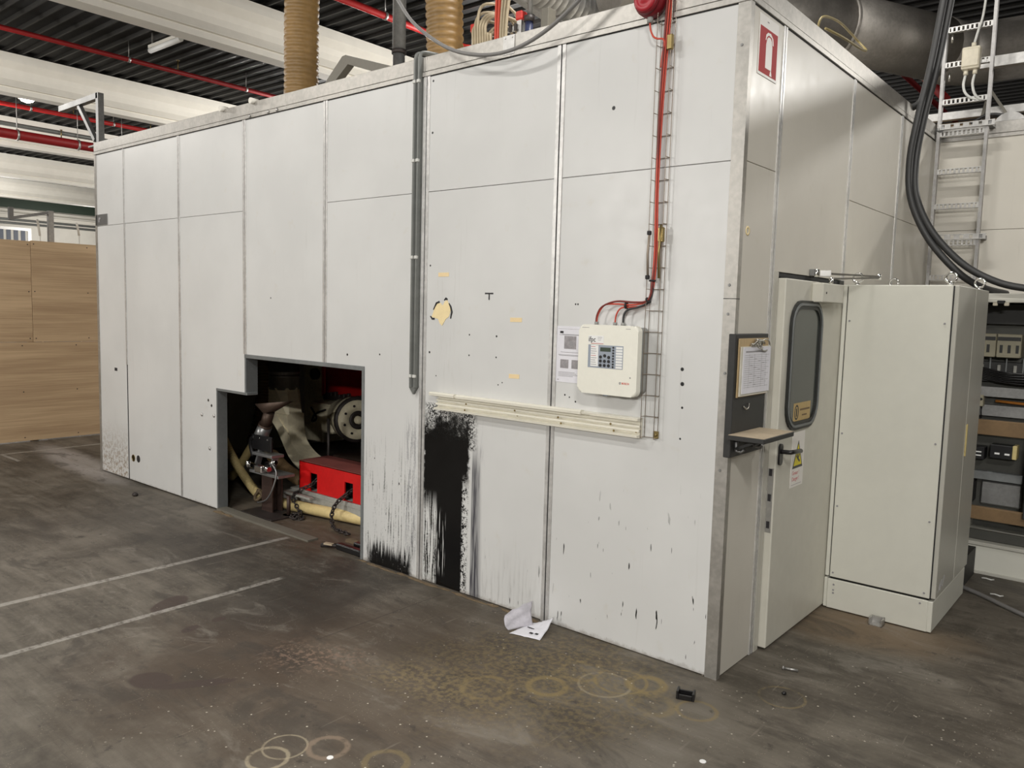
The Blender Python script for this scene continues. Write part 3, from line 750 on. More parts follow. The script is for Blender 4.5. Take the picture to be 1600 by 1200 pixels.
# ------------------------------------------------------------------ things on the front wall
cd_ = thing('cable_conduit', (-2.07, -.02, 1.18), 'pair of grey conduit channels clipped up the joint in the middle of the long wall', 'conduit')
for i, x in enumerate((-2.098, -2.062)):
    MB().prism([(x-.014,-.001),(x+.012,-.001),(x+.012,-.020),(x+.006,-.030),(x-.008,-.030),(x-.014,-.020)], 'z', 1.215, 3.20).build('channel', 'conduit_grey', cd_)
    MB().tube([(x,-.016,3.18),(x,-.016,3.215),(x+.01,.01,3.232),(x+.03,.10,3.236)], .011, 8, smooth_n=3).build('bent_end', 'conduit_grey', cd_)
MB().prism([(-2.114,1.215),(-2.05,1.215),(-2.078,1.172)], 'y', -.024, -.004).build('pointed_end', 'conduit_grey', cd_)
for z in (3.06, 2.595, 2.015, 1.285):
    for x in (-2.098, -2.062): B(x-.013, x+.011, -.036, -.002, z-.010, z+.010, bev=.003).build('clip', 'clip_pale', cd_)
for k, (x, z, r, s) in enumerate(((-1.85,1.91,-.01,.088),(-1.28,1.657,-.01,.084),(-1.283,1.342,-.02,.075))):
    o = MB().obox((x,-.0008,z), (s,.0012,.024), (0,r,0)).build('tape_strip', 'tape')
    tag(o, ('short strip of cream tape above the torn foam hole','short strip of cream tape right of the T shaped slit','short strip of cream tape lowest, over the cable trunking')[k], 'tape', 'tape strips on the long wall')

tr = thing('cable_trunking', (-1.16, -.03, 1.095), 'cream plastic cable trunking with its lid off, screwed across two wall panels', 'trunking')
prof = [(0,1.098),(-.012,1.098),(-.048,1.102),(-.050,1.112),(-.012,1.116),(-.012,1.126),(-.032,1.130),(-.032,1.140),(-.010,1.142),(-.010,1.149),(-.026,1.152),(-.026,1.162),(-.008,1.164),(-.008,1.176),(-.044,1.186),(-.048,1.196),(-.040,1.199),(0,1.199)]
MB().prism([(y, z) for y, z in prof], 'x', -1.868, -.452).build('base_channel', 'cream_plastic', tr)
MB().prism([(-.020,1.178),(-.052,1.184),(-.054,1.198),(-.046,1.206),(-.018,1.204)], 'x', -1.905, -1.70).build('lid_rail', 'cream_plastic', tr)
MB().prism([(-.020,1.178),(-.052,1.184),(-.054,1.198),(-.046,1.206),(-.018,1.204)], 'x', -1.683, -.79).build('lid_rail', 'cream_plastic', tr)
MB().prism([(-.020,1.180),(-.046,1.184),(-.048,1.190),(-.018,1.196)], 'x', -.735, -.458).build('lid_rail', 'cream_plastic', tr)
for x, z in ((-1.63,1.118),(-1.62,1.155),(-1.25,1.155),(-1.23,1.13),(-.95,1.15),(-.93,1.12),(-.62,1.152),(-.60,1.12),(-.47,1.13)):
    MB().lathe([(.006,0),(.005,.003)], (x,-.027,z), (0,-1,0), 8).build('screw', 'brass', tr)

no = thing('notice_sheet', (-.89, -.002, 1.335), 'white instruction sheet with photographs tucked behind the alarm panel', 'notice')
B(-.995, -.785, -.0022, -.0006, 1.337, 1.634).build('sheet', 'paper', no)
def pr(x0, x1, z0, z1, m, p=no, y=-.0022, name='print'): return B(x0, x1, y-.0006, y, z0, z1).build(name, m, p)
for x0, x1, z0, z1 in ((-.943,-.866,1.515,1.583),(-.965,-.912,1.412,1.458),(-.892,-.84,1.412,1.458)): 
    o = pr(x0,x1,z0,z1,'print_photo',name='printed_photo'); pr(x0+.45*(x1-x0),x0+.75*(x1-x0),z0+.25*(z1-z0),z0+.6*(z1-z0),'ink_grey',o,-.0028,'photo_detail')
for x0, x1, z in ((-.975,-.80,1.587),(-.96,-.80,1.590),(-.965,-.80,1.496),(-.98,-.80,1.482),(-.975,-.80,1.478),(-.975,-.87,1.39),(-.975,-.86,1.383),(-.975,-.85,1.376),(-.975,-.88,1.369)):
    pr(x0, x1, z, z+.0022, 'ink_grey')
pr(-.972, -.950, 1.596, 1.608, 'ink_dark'); pr(-.985,-.80,1.619,1.620,'ink_grey'); pr(-.982,-.972,1.348,1.352,'ink_grey')

fp = thing('fire_alarm_box', (-.60, -.05, 1.305), 'cream fire alarm control box with keypad and red cables on the long wall', 'alarm panel')
px0, px1, pz0, pz1 = -.777, -.432, 1.306, 1.650
MB().prism(rrect(px0+.012, px1-.008, pz0+.012, pz1-.008, .02), 'y', -.075, -.001).build('back_box', 'case_side', fp)
cv = MB().prism(rrect(px0, px1, pz0, pz1, .028, 6), 'y', -.108, -.070)
bmesh.ops.bevel(cv.bm, geom=[e for e in cv.bm.edges if all(abs(v.co.y+.108) < 1e-5 for v in e.verts)], offset=.010, segments=3, affect='EDGES', profile=.5)
cv.build('front_cover', 'panel_case', fp, smooth=False)
Yf = -.108
def fpz(x0, x1, z0, z1, m, name, d=.0008, p=fp): return B(x0, x1, Yf-d, Yf+.0004, z0, z1).build(name, m, p)
kp = fpz(-.716, -.512, 1.437, 1.551, 'keypad_blue', 'keypad', .0012)
def kz(x0, x1, z0, z1, m, name): return B(x0, x1, Yf-.0022, Yf-.0011, z0, z1).build(name, m, kp)
kz(-.700, -.655, 1.444, 1.549, 'label_white', 'legend_strip')
for i in range(9): 
    m = 'pink_print' if i in (0, 4) else 'ink_grey'
    kz(-.698, -.672+.004*(i % 3), 1.540-.011*i, 1.5425-.011*i, m, 'legend_print').location.y -= .0008
kz(-.644, -.583, 1.520, 1.540, 'lcd', 'display')
for i in range(8):
    kz(-.552, -.515, 1.440+i*.0136, 1.4505+i*.0136, 'label_white', 'zone_label')
    MB().lathe([(.0052,0),(.0048,.0025)], (-.568, Yf-.0012, 1.446+i*.0136), (0,-1,0), 10).build('zone_button', 'button_black', kp)
for x, z in ((-.617,1.499),(-.641,1.492),(-.593,1.492),(-.641,1.472),(-.617,1.472),(-.593,1.472),(-.641,1.451),(-.617,1.451),(-.593,1.451)):
    MB().lathe([(.0082,0),(.0076,.003)], (x, Yf-.0012, z), (0,-1,0), 12).build('key', 'button_black', kp)
bd = fpz(-.717, -.626, 1.556, 1.596, 'label_white', 'badge')
text('badge_lettering', 'ifpc', .036, (-.716, Yf-.0012, 1.566), 'ink_dark', fp, xs=.85)
for i, z in enumerate((1.590, 1.584, 1.576)): B(-.662, -.662+.026-.004*i, Yf-.0014, Yf-.0007, z-.0016, z).build('badge_print', 'ink_grey', bd)
B(-.70, -.628, Yf-.0014, Yf-.0007, 1.556, 1.559).build('badge_print', 'pink_print', bd)
text('maker_lettering', 'BOSCH', .0135, (-.514, Yf-.0008, 1.3655), 'red_print', fp, xs=.95)
MB().frame([(-.524+.0062*math.cos(a*.5236), 1.370+.0062*math.sin(a*.5236)) for a in range(12)], [(-.524+.0048*math.cos(a*.5236), 1.370+.0048*math.sin(a*.5236)) for a in range(12)], 'y', Yf-.0012, Yf).build('maker_emblem', 'ink_grey', fp)
B(-.526, -.522, Yf-.001, Yf, 1.366, 1.374).build('maker_emblem', 'ink_grey', fp)
MB().lathe([(.004,0),(.003,.002)], (-.468, Yf, 1.400), (0,-1,0), 8).build('cover_screw', 'ink_grey', fp)
B(-.757, -.715, Yf-.0006, Yf, 1.634, 1.636).build('fine_print', 'ink_grey', fp); B(-.502, -.475, Yf-.0006, Yf, 1.634, 1.636).build('fine_print', 'ink_grey', fp)
B(-.628, -.600, -.10, -.06, 1.299, 1.308, bev=.002).build('catch', 'keypad_blue', fp)
for x in (-.715, -.605, -.558): MB().cyl((x,-.045,1.645),(x,-.045,1.664),.011,10).build('cable_gland', 'case_side', fp)

# wire basket tray
wt = thing('wire_tray', (-.40, -.03, 1.10), 'narrow wire basket cable tray running up beside the alarm panel', 'cable tray')
tx0, tx1, ty0, ty1 = -.436, -.362, -.044, -.006
def tray_wire(pts): MB().tube(pts, .0017, 6).build('tray_wire', 'wire', wt)
for x, y in ((tx0,ty0),(tx0,ty1),(tx1,ty1),(tx1,ty0)): tray_wire([(x,y,1.105),(x,y,2.2),(x,y,3.36)])
rz = 1.108; nR = 0
r0 = None
while rz < 3.36:
    if r0 is None:
        r0 = MB().tube([(tx0,ty0-.003,rz),(tx0,ty1,rz),(tx1,ty1,rz),(tx1,ty0-.003,rz)], .0019, 6).build('tray_rung', 'wire', wt)
    else:
        r = r0.copy(); COL.objects.link(r); r.location.z = r0.location.z + (rz-1.108)
    rz += .103
B(-.383, -.358, -.012, -.002, 1.107, 1.142).build('fixing_clip', 'brass', wt)
MB().lathe([(.009,0),(.009,.004),(.004,.006)], (-.37,-.012,1.125), (0,-1,0), 10).build('fixing_screw', 'brass', wt)
for x, z0, z1, m in ((-.428,1.89,2.10,'wire'),(-.368,1.88,2.13,'brass')):
    q = MB().tube([(x,-.05,z0),(x-.003,-.055,(z0+z1)/2),(x,-.05,z1)], .006, 8); q.build('tray_joiner', m, wt)
B(-.385, -.355, -.05, -.03, 2.05, 2.12, bev=.004).build('joiner_clamp', 'brass', wt)
B(-.382, -.352, -.05, -.03, 2.93, 3.00, bev=.004).build('joiner_clamp', 'brass', wt)
for z in (1.885, 2.095): B(-.438, -.418, -.06, -.045, z-.01, z+.01, bev=.003).build('joiner_nut', 'ink_dark', wt)

rc = thing('alarm_cables', (-.41, -.03, 1.65), 'bundle of red and dark cables in the wire tray, curving into the alarm panel', 'cable')
MB().tube([(-.372,-.03,3.36),(-.386,-.03,3.15),(-.398,-.032,2.9),(-.412,-.032,2.55),(-.412,-.032,2.25),(-.405,-.034,2.02),(-.412,-.034,1.86),(-.418,-.034,1.80),(-.445,-.038,1.765),(-.52,-.045,1.752),(-.60,-.046,1.755),(-.67,-.046,1.748),(-.708,-.045,1.70),(-.715,-.045,1.655)], .0046, 8, smooth_n=5).build('red_cable', 'red_cable', rc)
MB().tube([(-.366,-.022,3.36),(-.380,-.022,3.1),(-.400,-.024,2.7),(-.407,-.024,2.3),(-.398,-.026,2.02),(-.408,-.026,1.84),(-.44,-.03,1.755),(-.52,-.040,1.742),(-.575,-.043,1.735),(-.600,-.045,1.70),(-.605,-.045,1.655)], .0042, 8, smooth_n=5).build('red_cable', 'red_cable', rc)
MB().tube([(-.378,-.018,3.36),(-.392,-.018,3.1),(-.412,-.018,2.7),(-.418,-.02,2.3),(-.410,-.022,2.02),(-.402,-.024,1.95),(-.412,-.026,1.82),(-.43,-.03,1.765),(-.48,-.038,1.742),(-.535,-.042,1.728),(-.556,-.045,1.70),(-.558,-.045,1.655)], .0056, 8, smooth_n=5).build('dark_cable', 'black_cable', rc)
MB().tube([(-.384,-.04,3.36),(-.394,-.04,3.1),(-.404,-.04,2.85),(-.410,-.038,2.6),(-.412,-.026,2.3),(-.404,-.03,2.0),(-.412,-.04,1.82),(-.436,-.043,1.772),(-.50,-.047,1.765),(-.60,-.049,1.768),(-.68,-.048,1.742),(-.711,-.047,1.70),(-.717,-.046,1.655)], .005, 8, smooth_n=5).build('dark_red_cable', 'dark_red_cable', rc)
for p, ax in (((-.545,-.043,1.748),(1,0,0)),((-.43,-.033,1.775),(1,0,.8)),((-.412,-.032,1.87),(0,0,1))): MB().lathe([(.017,-.004),(.017,.004)], p, ax, 10).build('cable_tie', 'ink_dark', rc)

sr = thing('alarm_siren', (-.48, -.05, 3.05), 'round dark red alarm siren on the aluminium cap rail', 'siren')
sc = (-.478, -.010, 3.165)
MB().lathe([(.068,0),(.072,.02),(.070,.055),(.064,.060),(.064,.064),(.066,.066),(.062,.080),(.058,.084)], sc, (0,-1,0), 24).build('base', 'siren_dark', sr)
MB().lathe([(.058,.080),(.056,.092),(.040,.096),(.036,.093),(.022,.095),(.016,.101),(.0,.102)], sc, (0,-1,0), 24).build('front_grille', 'siren_red', sr)
MB().cyl((-.476,-.045,3.10),(-.476,-.045,3.07),.014,12).build('cable_gland', 'case_side', sr)
MB().tube([(-.476,-.045,3.072),(-.472,-.045,3.04),(-.455,-.045,3.005),(-.43,-.046,2.99),(-.405,-.046,2.985),(-.395,-.042,2.965),(-.408,-.036,2.92),(-.414,-.034,2.86)], .0045, 8, smooth_n=5).build('siren_cable', 'red_cable', sr)

# plate at the far left of the wall
pl = B(-6.592, -6.345, -.006, -.001, 2.412, 2.515, bev=.001).build('metal_plate', 'tool_grey'); tag(pl, 'small dull grey metal plate on the far left wall panel', 'plate')
q = MB().lathe([(.014,0),(.012,.003)], (-6.50,-.006,2.475), (0,-1,0), 10); q.build('plate_stud', 'ink_grey', pl)
B(-6.53, -6.51, -.008, -.006, 2.44, 2.485).build('plate_mark', 'ink_grey', pl)

# hanging cable in front of the cap rail
tag(MB().tube([(-2.25,-.12,3.66),(-2.152,-.12,3.516),(-1.994,-.12,3.339),(-1.73,-.12,3.165),(-1.485,-.12,3.084),(-1.258,-.12,3.07),(-1.048,-.12,3.12),(-.835,-.12,3.23),(-.60,-.12,3.40),(-.45,-.11,3.6)], .0105, 8, smooth_n=6).build('slack_cable', 'grey_cable'), 'slack grey cable sagging in front of the cap rail', 'cable')

# papers on the floor
def paper(name, fn, label, mat='paper'):
    q = MB().grid(fn, 14, 12); o = q.build(name, mat, recalc=False)
    md = o.modifiers.new('thick', 'SOLIDIFY'); md.thickness = .001
    return tag(o, label, 'paper', None)
random.seed(3)
def wob(u, v, k): return .5*math.sin(7*u+3*v+k)+.3*math.sin(13*v-5*u+2*k)+.2*math.sin(19*u+11*v+k)
def bil(P00, P10, P01, P11, u, v):
    return [P00[k]*(1-u)*(1-v)+P10[k]*u*(1-v)+P01[k]*(1-u)*v+P11[k]*u*v for k in range(3)]
def p1(u, v):   # stands up against the wall panel
    x, y, z = bil((-1.085,-.232,.003), (-1.02,-.095,.003), (-1.13,-.205,.060), (-1.075,-.030,.108), u, v)
    w = .014*wob(u, v, 1)*(.3+v)
    return (x+w, y-.6*w-.02*math.sin(3.1*v), max(.003, z+.010*wob(v, u, 2)*v+.02*u*v*(1-u)*4))
def p2(u, v):   # lies flat, right corner curled up
    x, y, z = bil((-1.053,-.262,.003), (-.878,-.222,.003), (-1.045,-.066,.004), (-.938,-.032,.03), u, v)
    return (x+.03*u*(1-v)*v, y, z+.011*abs(wob(u, v, 3))*(.3+u*v)+.018*u*u*v)
o = paper('crumpled_paper', p1, 'crumpled grey white paper standing up against the wall foot', 'paper_dirty')
o2 = paper('crumpled_paper', p2, 'dirty printed white paper lying flat on the floor by the joint')
for (x0, x1, y0, y1) in ((-.965,-.945,-.205,-.19),(-.935,-.917,-.195,-.18),(-1.02,-.95,-.15,-.143)):
    B(x0, x1, y0, y1, .012, .0135).build('print', 'ink_dark', o2)

# small things lying on the floor
bk = thing('plastic_bobbin', (-.02, -.26, 0), 'small black plastic bobbin frame on the floor by the booth corner', 'bobbin')
R_ = .35
def rot2(x, y): c, s = math.cos(R_), math.sin(R_); return (-.02+c*x-s*y, -.258+s*x+c*y)
def bb(x0, x1, y0, y1, z0, z1, n):
    q = MB(); q.box(x0, x1, y0, y1, z0, z1, bev=.002)
    for v in q.bm.verts: v.co.x, v.co.y = rot2(v.co.x, v.co.y)
    q.build(n, 'black_plastic', bk)
bb(-.040,-.030,-.028,.028,0,.038,'flange'); bb(.030,.040,-.028,.028,0,.034,'flange')
bb(-.030,.030,-.028,-.016,.0,.022,'side_bar'); bb(-.030,.030,.016,.028,.004,.026,'side_bar'); bb(-.030,.030,-.016,.016,0,.006,'floor_plate')
q = MB(); q.cyl((.20,.335,.008),(.262,.352,.008),.006,8).lathe([(.010,0),(.010,.008)],(.20,.335,.008),(-1,-.27,0),6)
tag(q.build('loose_bolt', 'galvanised'), 'small bright bolt lying on the floor before the booth door', 'bolt')
q = MB(); q.box(.335,.405,1.235,1.30,0,.004); q.box(.335,.342,1.235,1.30,.0,.038); q.box(.398,.405,1.235,1.30,.0,.038); q.box(.335,.405,1.293,1.30,.0,.038)
tag(q.build('metal_clip', 'galvanised'), 'small bright metal bracket on the floor at the cabinet plinth', 'bracket')
tag(MB().lathe([(.02,0),(.028,.01),(.022,.026),(.008,.034)], (-5.34,-.25,0), (0,0,1), 7).build('dirt_lump', 'machine_dark'), 'dark lump of dirt on the floor near the far left panels', 'debris')
tag(MB().lathe([(.008,0),(.012,.006),(.006,.014)], (.297,.082,0), (0,0,1), 6).build('black_crumb', 'black_plastic'), 'tiny black plug on the floor right of the booth corner', 'debris')
for i, (x, y, s, lab) in enumerate(((-.235,-1.24,.012,'round white paint chip on the floor in the centre foreground'),(.271,-.675,.014,'white paint chip on the floor below the booth corner'),(-.80,-1.62,.014,'white paint chip nearest the bottom rings on the floor'))):
    tag(MB().lathe([(s,0),(s*.9,.002)], (x,y,.0005), (0,0,1), 9).build('paint_chip', 'label_white'), lab, 'chip', 'paint chips on the floor')
tag(MB().tube([(-1.55,-.62,.004),(-1.50,-.60,.005),(-1.44,-.57,.004)], .005, 6).build('white_twig', 'label_white'), 'thin white splinter on the floor near the painted wall foot', 'debris') if False else None

# ------------------------------------------------------------------ machine inside the hatch
rb = thing('red_machine_bed', (-3.6, .62, .15), 'bright red steel box with two slots inside the hatch', 'machine')
zb0, zb1, yb0 = .175, .412, .50
Q = MB()
def slotface(x0, x1, slots):
    xs_ = [x0]
    for a, b, z0, z1 in slots: xs_ += [a, b]
    xs_.append(x1)
    for i in range(len(xs_)-1):
        a, b = xs_[i], xs_[i+1]
        if i % 2 == 0: Q.box(a, b, yb0, yb0+.012, zb0, zb1)
        else:
            s = slots[i//2]; Q.box(a, b, yb0, yb0+.012, zb0, s[2]); Q.box(a, b, yb0, yb0+.012, s[3], zb1)
slotface(-4.0, -2.9, ((-3.852,-3.755,.176,.330),(-3.402,-3.298,.176,.325)))
Q.build('front_plate', 'machine_red', rb)
B(-4.0, -2.9, yb0, .80, zb1-.008, zb1+.004, bev=.002).build('top_plate', 'dusty_red', rb)
B(-4.0, -3.99, yb0, .80, zb0, zb1).build('end_plate', 'machine_red', rb)
B(-3.98, -2.9, .60, .62, zb0, zb1-.01).build('inner_plate', 'dark_gap', rb)
B(-4.11, -2.9, yb0-.012, .62, .135, .172, bev=.003).build('lower_rail', 'machine_grey', rb)
B(-4.11, -2.9, yb0-.01, yb0+.01, .06, .135, bev=.002).build('lower_rail', 'machine_grey', rb)
B(-4.12, -3.72, yb0-.10, yb0-.06, .135, .155, bev=.002).build('rail_bracket', 'machine_grey', rb)
B(-4.12, -4.09, yb0-.10, yb0+.1, .06, .155, bev=.002).build('rail_bracket', 'machine_grey', rb)
for x in (-3.9, -3.45): B(x, x+.04, .5, .55, 0, .06).build('foot', 'machine_dark', rb)
ch = []
for k, pts in enumerate(([(-3.80,.56,.30),(-3.81,.49,.24),(-3.88,.42,.19),(-3.93,.39,.13),(-3.85,.37,.07),(-3.76,.35,.02),(-3.68,.31,.012),(-3.74,.26,.012),(-3.82,.30,.014),(-3.76,.33,.03),(-3.70,.28,.03)],
                         [(-3.34,.56,.28),(-3.345,.48,.24),(-3.385,.42,.18),(-3.40,.38,.10),(-3.33,.33,.04),(-3.24,.29,.02),(-3.05,.27,.02)])):
    c = thing('chain', (pts[0][0], pts[0][1], 0), ('steel chain hanging from the left slot of the red box','steel chain hanging from the right slot of the red box')[k], 'chain', 'chains of the red box')
    S = spline([Vector(p) for p in pts], 6)
    L = []; acc = 0
    for i in range(1, len(S)):
        acc += (S[i]-S[i-1]).length
        if acc > .026: L.append((S[i], (S[i]-S[i-1]).normalized())); acc = 0
    for i, (p, d) in enumerate(L):
        up = d.cross(Vector((1,.3,0))).normalized(); side = d.cross(up)
        w = up if i % 2 else side
        MB().tube([p+d*.022*math.cos(a)+w*.014*math.sin(a) for a in [2*math.pi*j/8 for j in range(9)]], .0068, 5).build('link', 'machine_dark', c)
tag(MB().cyl((-3.86,.30,.0),(-3.86,.30,.165),.016,10).lathe([(.045,0),(.045,.012)],(-3.86,.30,0)).build('stay_rod', 'post_brown'), 'short steel rod standing on the hatch floor before the red box', 'rod')
tag(MB().cyl((-4.08,.38,.055),(-2.85,.585,.055),.046,14).build('floor_pipe', 'hose_cream'), 'pale yellow pipe lying on the floor under the red box', 'pipe')

ps = thing('bracket_post', (-4.07, .28, 0), 'brown steel post carrying a clamp and funnel inside the hatch', 'post')
B(-4.24, -3.80, .10, .40, 0, .012, bev=.002).build('base_plate', 'machine_dark', ps)
MB().prism([(-4.150,.24),(-4.00,.24),(-4.00,.252),(-4.065,.256),(-4.065,.324),(-4.00,.328),(-4.00,.34),(-4.150,.34),(-4.150,.328),(-4.085,.324),(-4.085,.256),(-4.150,.252)], 'z', .012, .315).build('column', 'post_brown', ps)
B(-4.27, -3.86, .20, .36, .315, .340, bev=.003).build('table_plate', 'dull_steel', ps)
q = MB(); q.beam((-4.27,.27,.345),(-4.20,.27,.50),.05,.02); q.beam((-4.05,.27,.345),(-4.0,.27,.46),.05,.02); q.box(-4.26,-3.98,.22,.34,.46,.485,bev=.003)
q.build('clamp', 'tool_grey', ps)
q = MB(); q.cyl((-4.30,.22,.37),(-3.98,.20,.375),.022,10); q.cyl((-4.25,.18,.36),(-4.25,.18,.41),.02,10); q.box(-4.12,-4.02,.15,.2,.345,.40,bev=.006); q.cyl((-4.10,.25,.40),(-3.96,.25,.43),.018,10)
q.build('clamp_screw', 'chrome', ps)
B(-4.31, -4.03, .25, .27, .50, .625, bev=.004).build('guide_plate', 'black_plastic', ps)
for x in (-4.2,-4.08): MB().lathe([(.010,0),(.008,.004)], (x,.25,.60), (0,-1,0), 8).build('plate_screw', 'chrome', ps)
MB().tube([(-4.33,.28,.43),(-4.35,.27,.52),(-4.32,.26,.58),(-4.27,.26,.60)], .022, 8, smooth_n=4).build('hose_elbow', 'black_plastic', ps)
MB().cyl((-4.30,.31,.56),(-4.20,.31,.70),.060,14,.058).build('socket', 'tool_grey', ps)
MB().cyl((-4.205,.31,.695),(-4.145,.31,.82),.045,14,.045).cyl((-4.21,.31,.688),(-4.198,.31,.712),.058,14).build('neck', 'funnel_brown', ps)
q = MB()
n_ = 20; A = []; Bq = []
for i in range(n_):
    a = 2*math.pi*i/n_
    A.append(q.bm.verts.new((-4.148+.043*math.cos(a), .31+.043*math.sin(a), .81+.012*math.cos(a))))
    Bq.append(q.bm.verts.new((-4.075+.215*math.cos(a), .31+.12*math.sin(a), .905+.030*math.cos(a))))
q.skin(A, Bq); q.bm.faces.new(Bq); q.build('funnel', 'funnel_brown', ps)
MB().tube([(-4.0,.22,.42),(-3.93,.20,.42),(-3.88,.2,.36),(-3.90,.18,.24),(-3.98,.18,.14),(-4.10,.2,.09),(-4.18,.22,.07)], .007, 6, smooth_n=5).build('lead_cable', 'tool_grey', ps)

def corrugated(name, pts, r, mat, label, pitch, cat='hose', amp=.10, grp=None):
    S = spline([Vector(p) for p in pts], 24)
    out = [S[0]]; acc = 0; st = pitch/4
    for i in range(1, len(S)):
        a, b = S[i-1], S[i]; seg = (b-a).length; t = 0
        while seg-t > st-acc:
            t += st-acc; acc = 0; out.append(a.lerp(b, t/seg))
        acc += seg-t
    o = MB().tube(out, r, 16, prof=lambda i: 1+amp*(-1.0, .7, 1.0, .7)[i % 4]).build(name, mat)
    return tag(o, label, cat, grp)
corrugated('ribbed_hose', [(-5.25,.46,.62),(-5.09,.46,.44),(-4.96,.45,.325),(-4.77,.45,.18),(-4.58,.44,.075),(-4.47,.43,.045)], .036, 'hose_cream', 'cream ribbed hose crossing in front, in the dark corner of the hatch', .022)
tag(MB().tube([(-4.62,.60,.62),(-4.85,.60,.42),(-5.06,.60,.20),(-5.22,.60,.06)], .038, 14, smooth_n=8).build('smooth_hose', 'hose_cream'), 'smooth cream hose crossing behind the ribbed hose in the hatch', 'hose')
corrugated('ribbed_hose', [(-5.55,1.1,2.2),(-5.48,1.1,1.4),(-5.42,1.1,1.0),(-5.40,1.05,.6),(-5.45,1.0,.3)], .075, 'hood_brown', 'dark brown ribbed hose hanging at the back of the hatch', .03)
corrugated('ribbed_hose', [(-4.85,.80,.30),(-4.55,.74,.22),(-4.22,.70,.16)], .055, 'hood_brown', 'short brown ribbed hose behind the red box end', .026)
tag(MB().tube([(-4.50,.42,.06),(-4.45,.40,.10),(-4.40,.40,.06),(-4.42,.36,.02),(-4.47,.38,.05),(-4.42,.40,.11)], .012, 7, smooth_n=4).build('rag_bundle', 'sawdust'), 'frayed tan rag tied at the hose end', 'rag')

hd = thing('suction_hood', (-4.85, 1.05, 0), 'dusty cream sheet metal suction hood curving down behind the red box', 'hood')
MB().lathe([(.14,.90),(.14,1.02),(.145,1.02),(.145,1.035),(.14,1.035),(.14,1.06),(.145,1.06),(.145,1.075),(.14,1.075),(.14,2.6)], (-4.955,1.0,0), (0,0,1), 24).build('duct_pipe', 'duct_steel', hd)
q = MB(); prev = None
for z, P8 in ((.92, [(-4.955+.143*math.cos(math.radians(45*k-112.5)), 1.0+.143*math.sin(math.radians(45*k-112.5))) for k in range(8)]),
              (.68, [(-5.08,.91),(-4.79,.91),(-4.765,.93),(-4.765,1.07),(-4.79,1.09),(-5.08,1.09),(-5.10,1.07),(-5.10,.93)])):
    rg = [q.bm.verts.new((x, y, z)) for x, y in P8]
    if prev: q.skin(prev, rg, False)
    prev = rg
q.build('transition', 'machine_cream', hd)
rt = spline([Vector(p) for p in ((-4.765,.68,0),(-4.755,.55,0),(-4.71,.43,0),(-4.61,.35,0),(-4.49,.30,0),(-4.32,.272,0),(-4.05,.25,0))], 5)
lt = spline([Vector(p) for p in ((-5.10,.68,0),(-5.03,.60,0),(-4.94,.52,0),(-4.85,.41,0),(-4.75,.29,0),(-4.60,.20,0),(-4.30,.11,0))], 5)
q = MB(); prev = None
for a, b in zip(lt, rt):
    rg = [q.bm.verts.new(p) for p in ((a.x,.91,a.y),(b.x,.91,b.y),(b.x,1.09,b.y),(a.x,1.09,a.y))]
    if prev: q.skin(prev, rg, False)
    else: q.bm.faces.new(rg[::-1])
    prev = rg
q.bm.faces.new(prev); q.build('chute', 'machine_cream', hd)
MB().beam((-5.09,.906,.675), (-4.775,.906,.675), .012, .010).build('fold_seam', 'machine_cream', hd)
MB().beam((-4.93,.904,.66), (-4.74,.904,.50), .010, .006).build('fold_seam', 'machine_cream', hd)

sp = thing('spindle_head', (-4.9, 1.9, .2), 'grimy cream machine spindle with a round bolted flange inside the hatch', 'machine')
B(-5.24, -4.86, 1.5, 2.0, .42, .71, bev=.02).build('housing', 'machine_cream', sp)
B(-5.90, -5.55, 1.9, 2.2, .2, 1.5, bev=.01).build('backplate', 'machine_cream', sp)
MB().lathe([(.06,0),(.06,.05),(.02,.06)], (-5.66,1.9,.95), (0,-1,0), 14).build('knob', 'machine_dark', sp)
fc = (-4.40,1.45,.62); fa = (.93,-.37,.03)
MB().lathe([(.155,-.52),(.165,-.50),(.165,-.24),(.19,-.23),(.19,-.20),(.215,-.19),(.215,-.06),(.19,-.03),(.185,0),(.085,.0),(.08,-.05),(.04,-.05),(.035,.04),(.015,.05)], fc, fa, 28).build('flange', 'machine_cream', sp)
MB().lathe([(.19,-.07),(.222,-.066),(.222,-.036),(.19,-.03)], fc, fa, 28).build('clamp_band', 'machine_dark', sp)
MB().lathe([(.09,-.05),(.09,.005),(.05,.006),(.045,-.03)], fc, fa, 24).build('bore', 'machine_dark', sp)
ax = Vector(fa).normalized(); sx = ax.cross(Vector((0,0,1))).normalized(); sy = ax.cross(sx)
for i in range(8):
    p = Vector(fc)+(sx*math.cos(i*.785+.3)+sy*math.sin(i*.785+.3))*.14
    MB().lathe([(.013,-.004),(.011,.010)], p, ax, 8).build('flange_bolt', 'machine_dark', sp)
q = MB(); q.tube([(-5.2,1.49,.66),(-5.1,1.485,.56),(-5.18,1.485,.52),(-5.12,1.485,.60),(-4.95,1.48,.66)], .010, 6, smooth_n=4); q.build('grime_cable', 'machine_dark', sp)
rp = thing('red_guard_box', (-4.6, 1.85, .74), 'dark red machine guard box at the back of the hatch', 'machine')
B(-5.31, -4.2, 1.75, 2.2, .77, 1.6, bev=.01).build('housing', 'machine_red_dark', rp)
B(-5.36, -5.31, 1.74, 1.85, .75, 1.6, bev=.004).build('edge_strip', 'machine_red', rp)
B(-5.3, -4.2, 1.71, 2.2, .725, .77, bev=.004).build('dusty_ledge', 'machine_dark', rp)
for i in range(14): B(-5.26+i*.07, -5.23+i*.07, 1.71, 1.748, .765, .79+.012*(i % 3), bev=.004).build('ledge_block', 'machine_dark', rp)
tag(MB().cyl((-4.20,.95,.10),(-4.20,.95,.70),.013,12).build('guide_rod', 'machine_dark'), 'vertical dark guide rod behind the red box', 'rod')
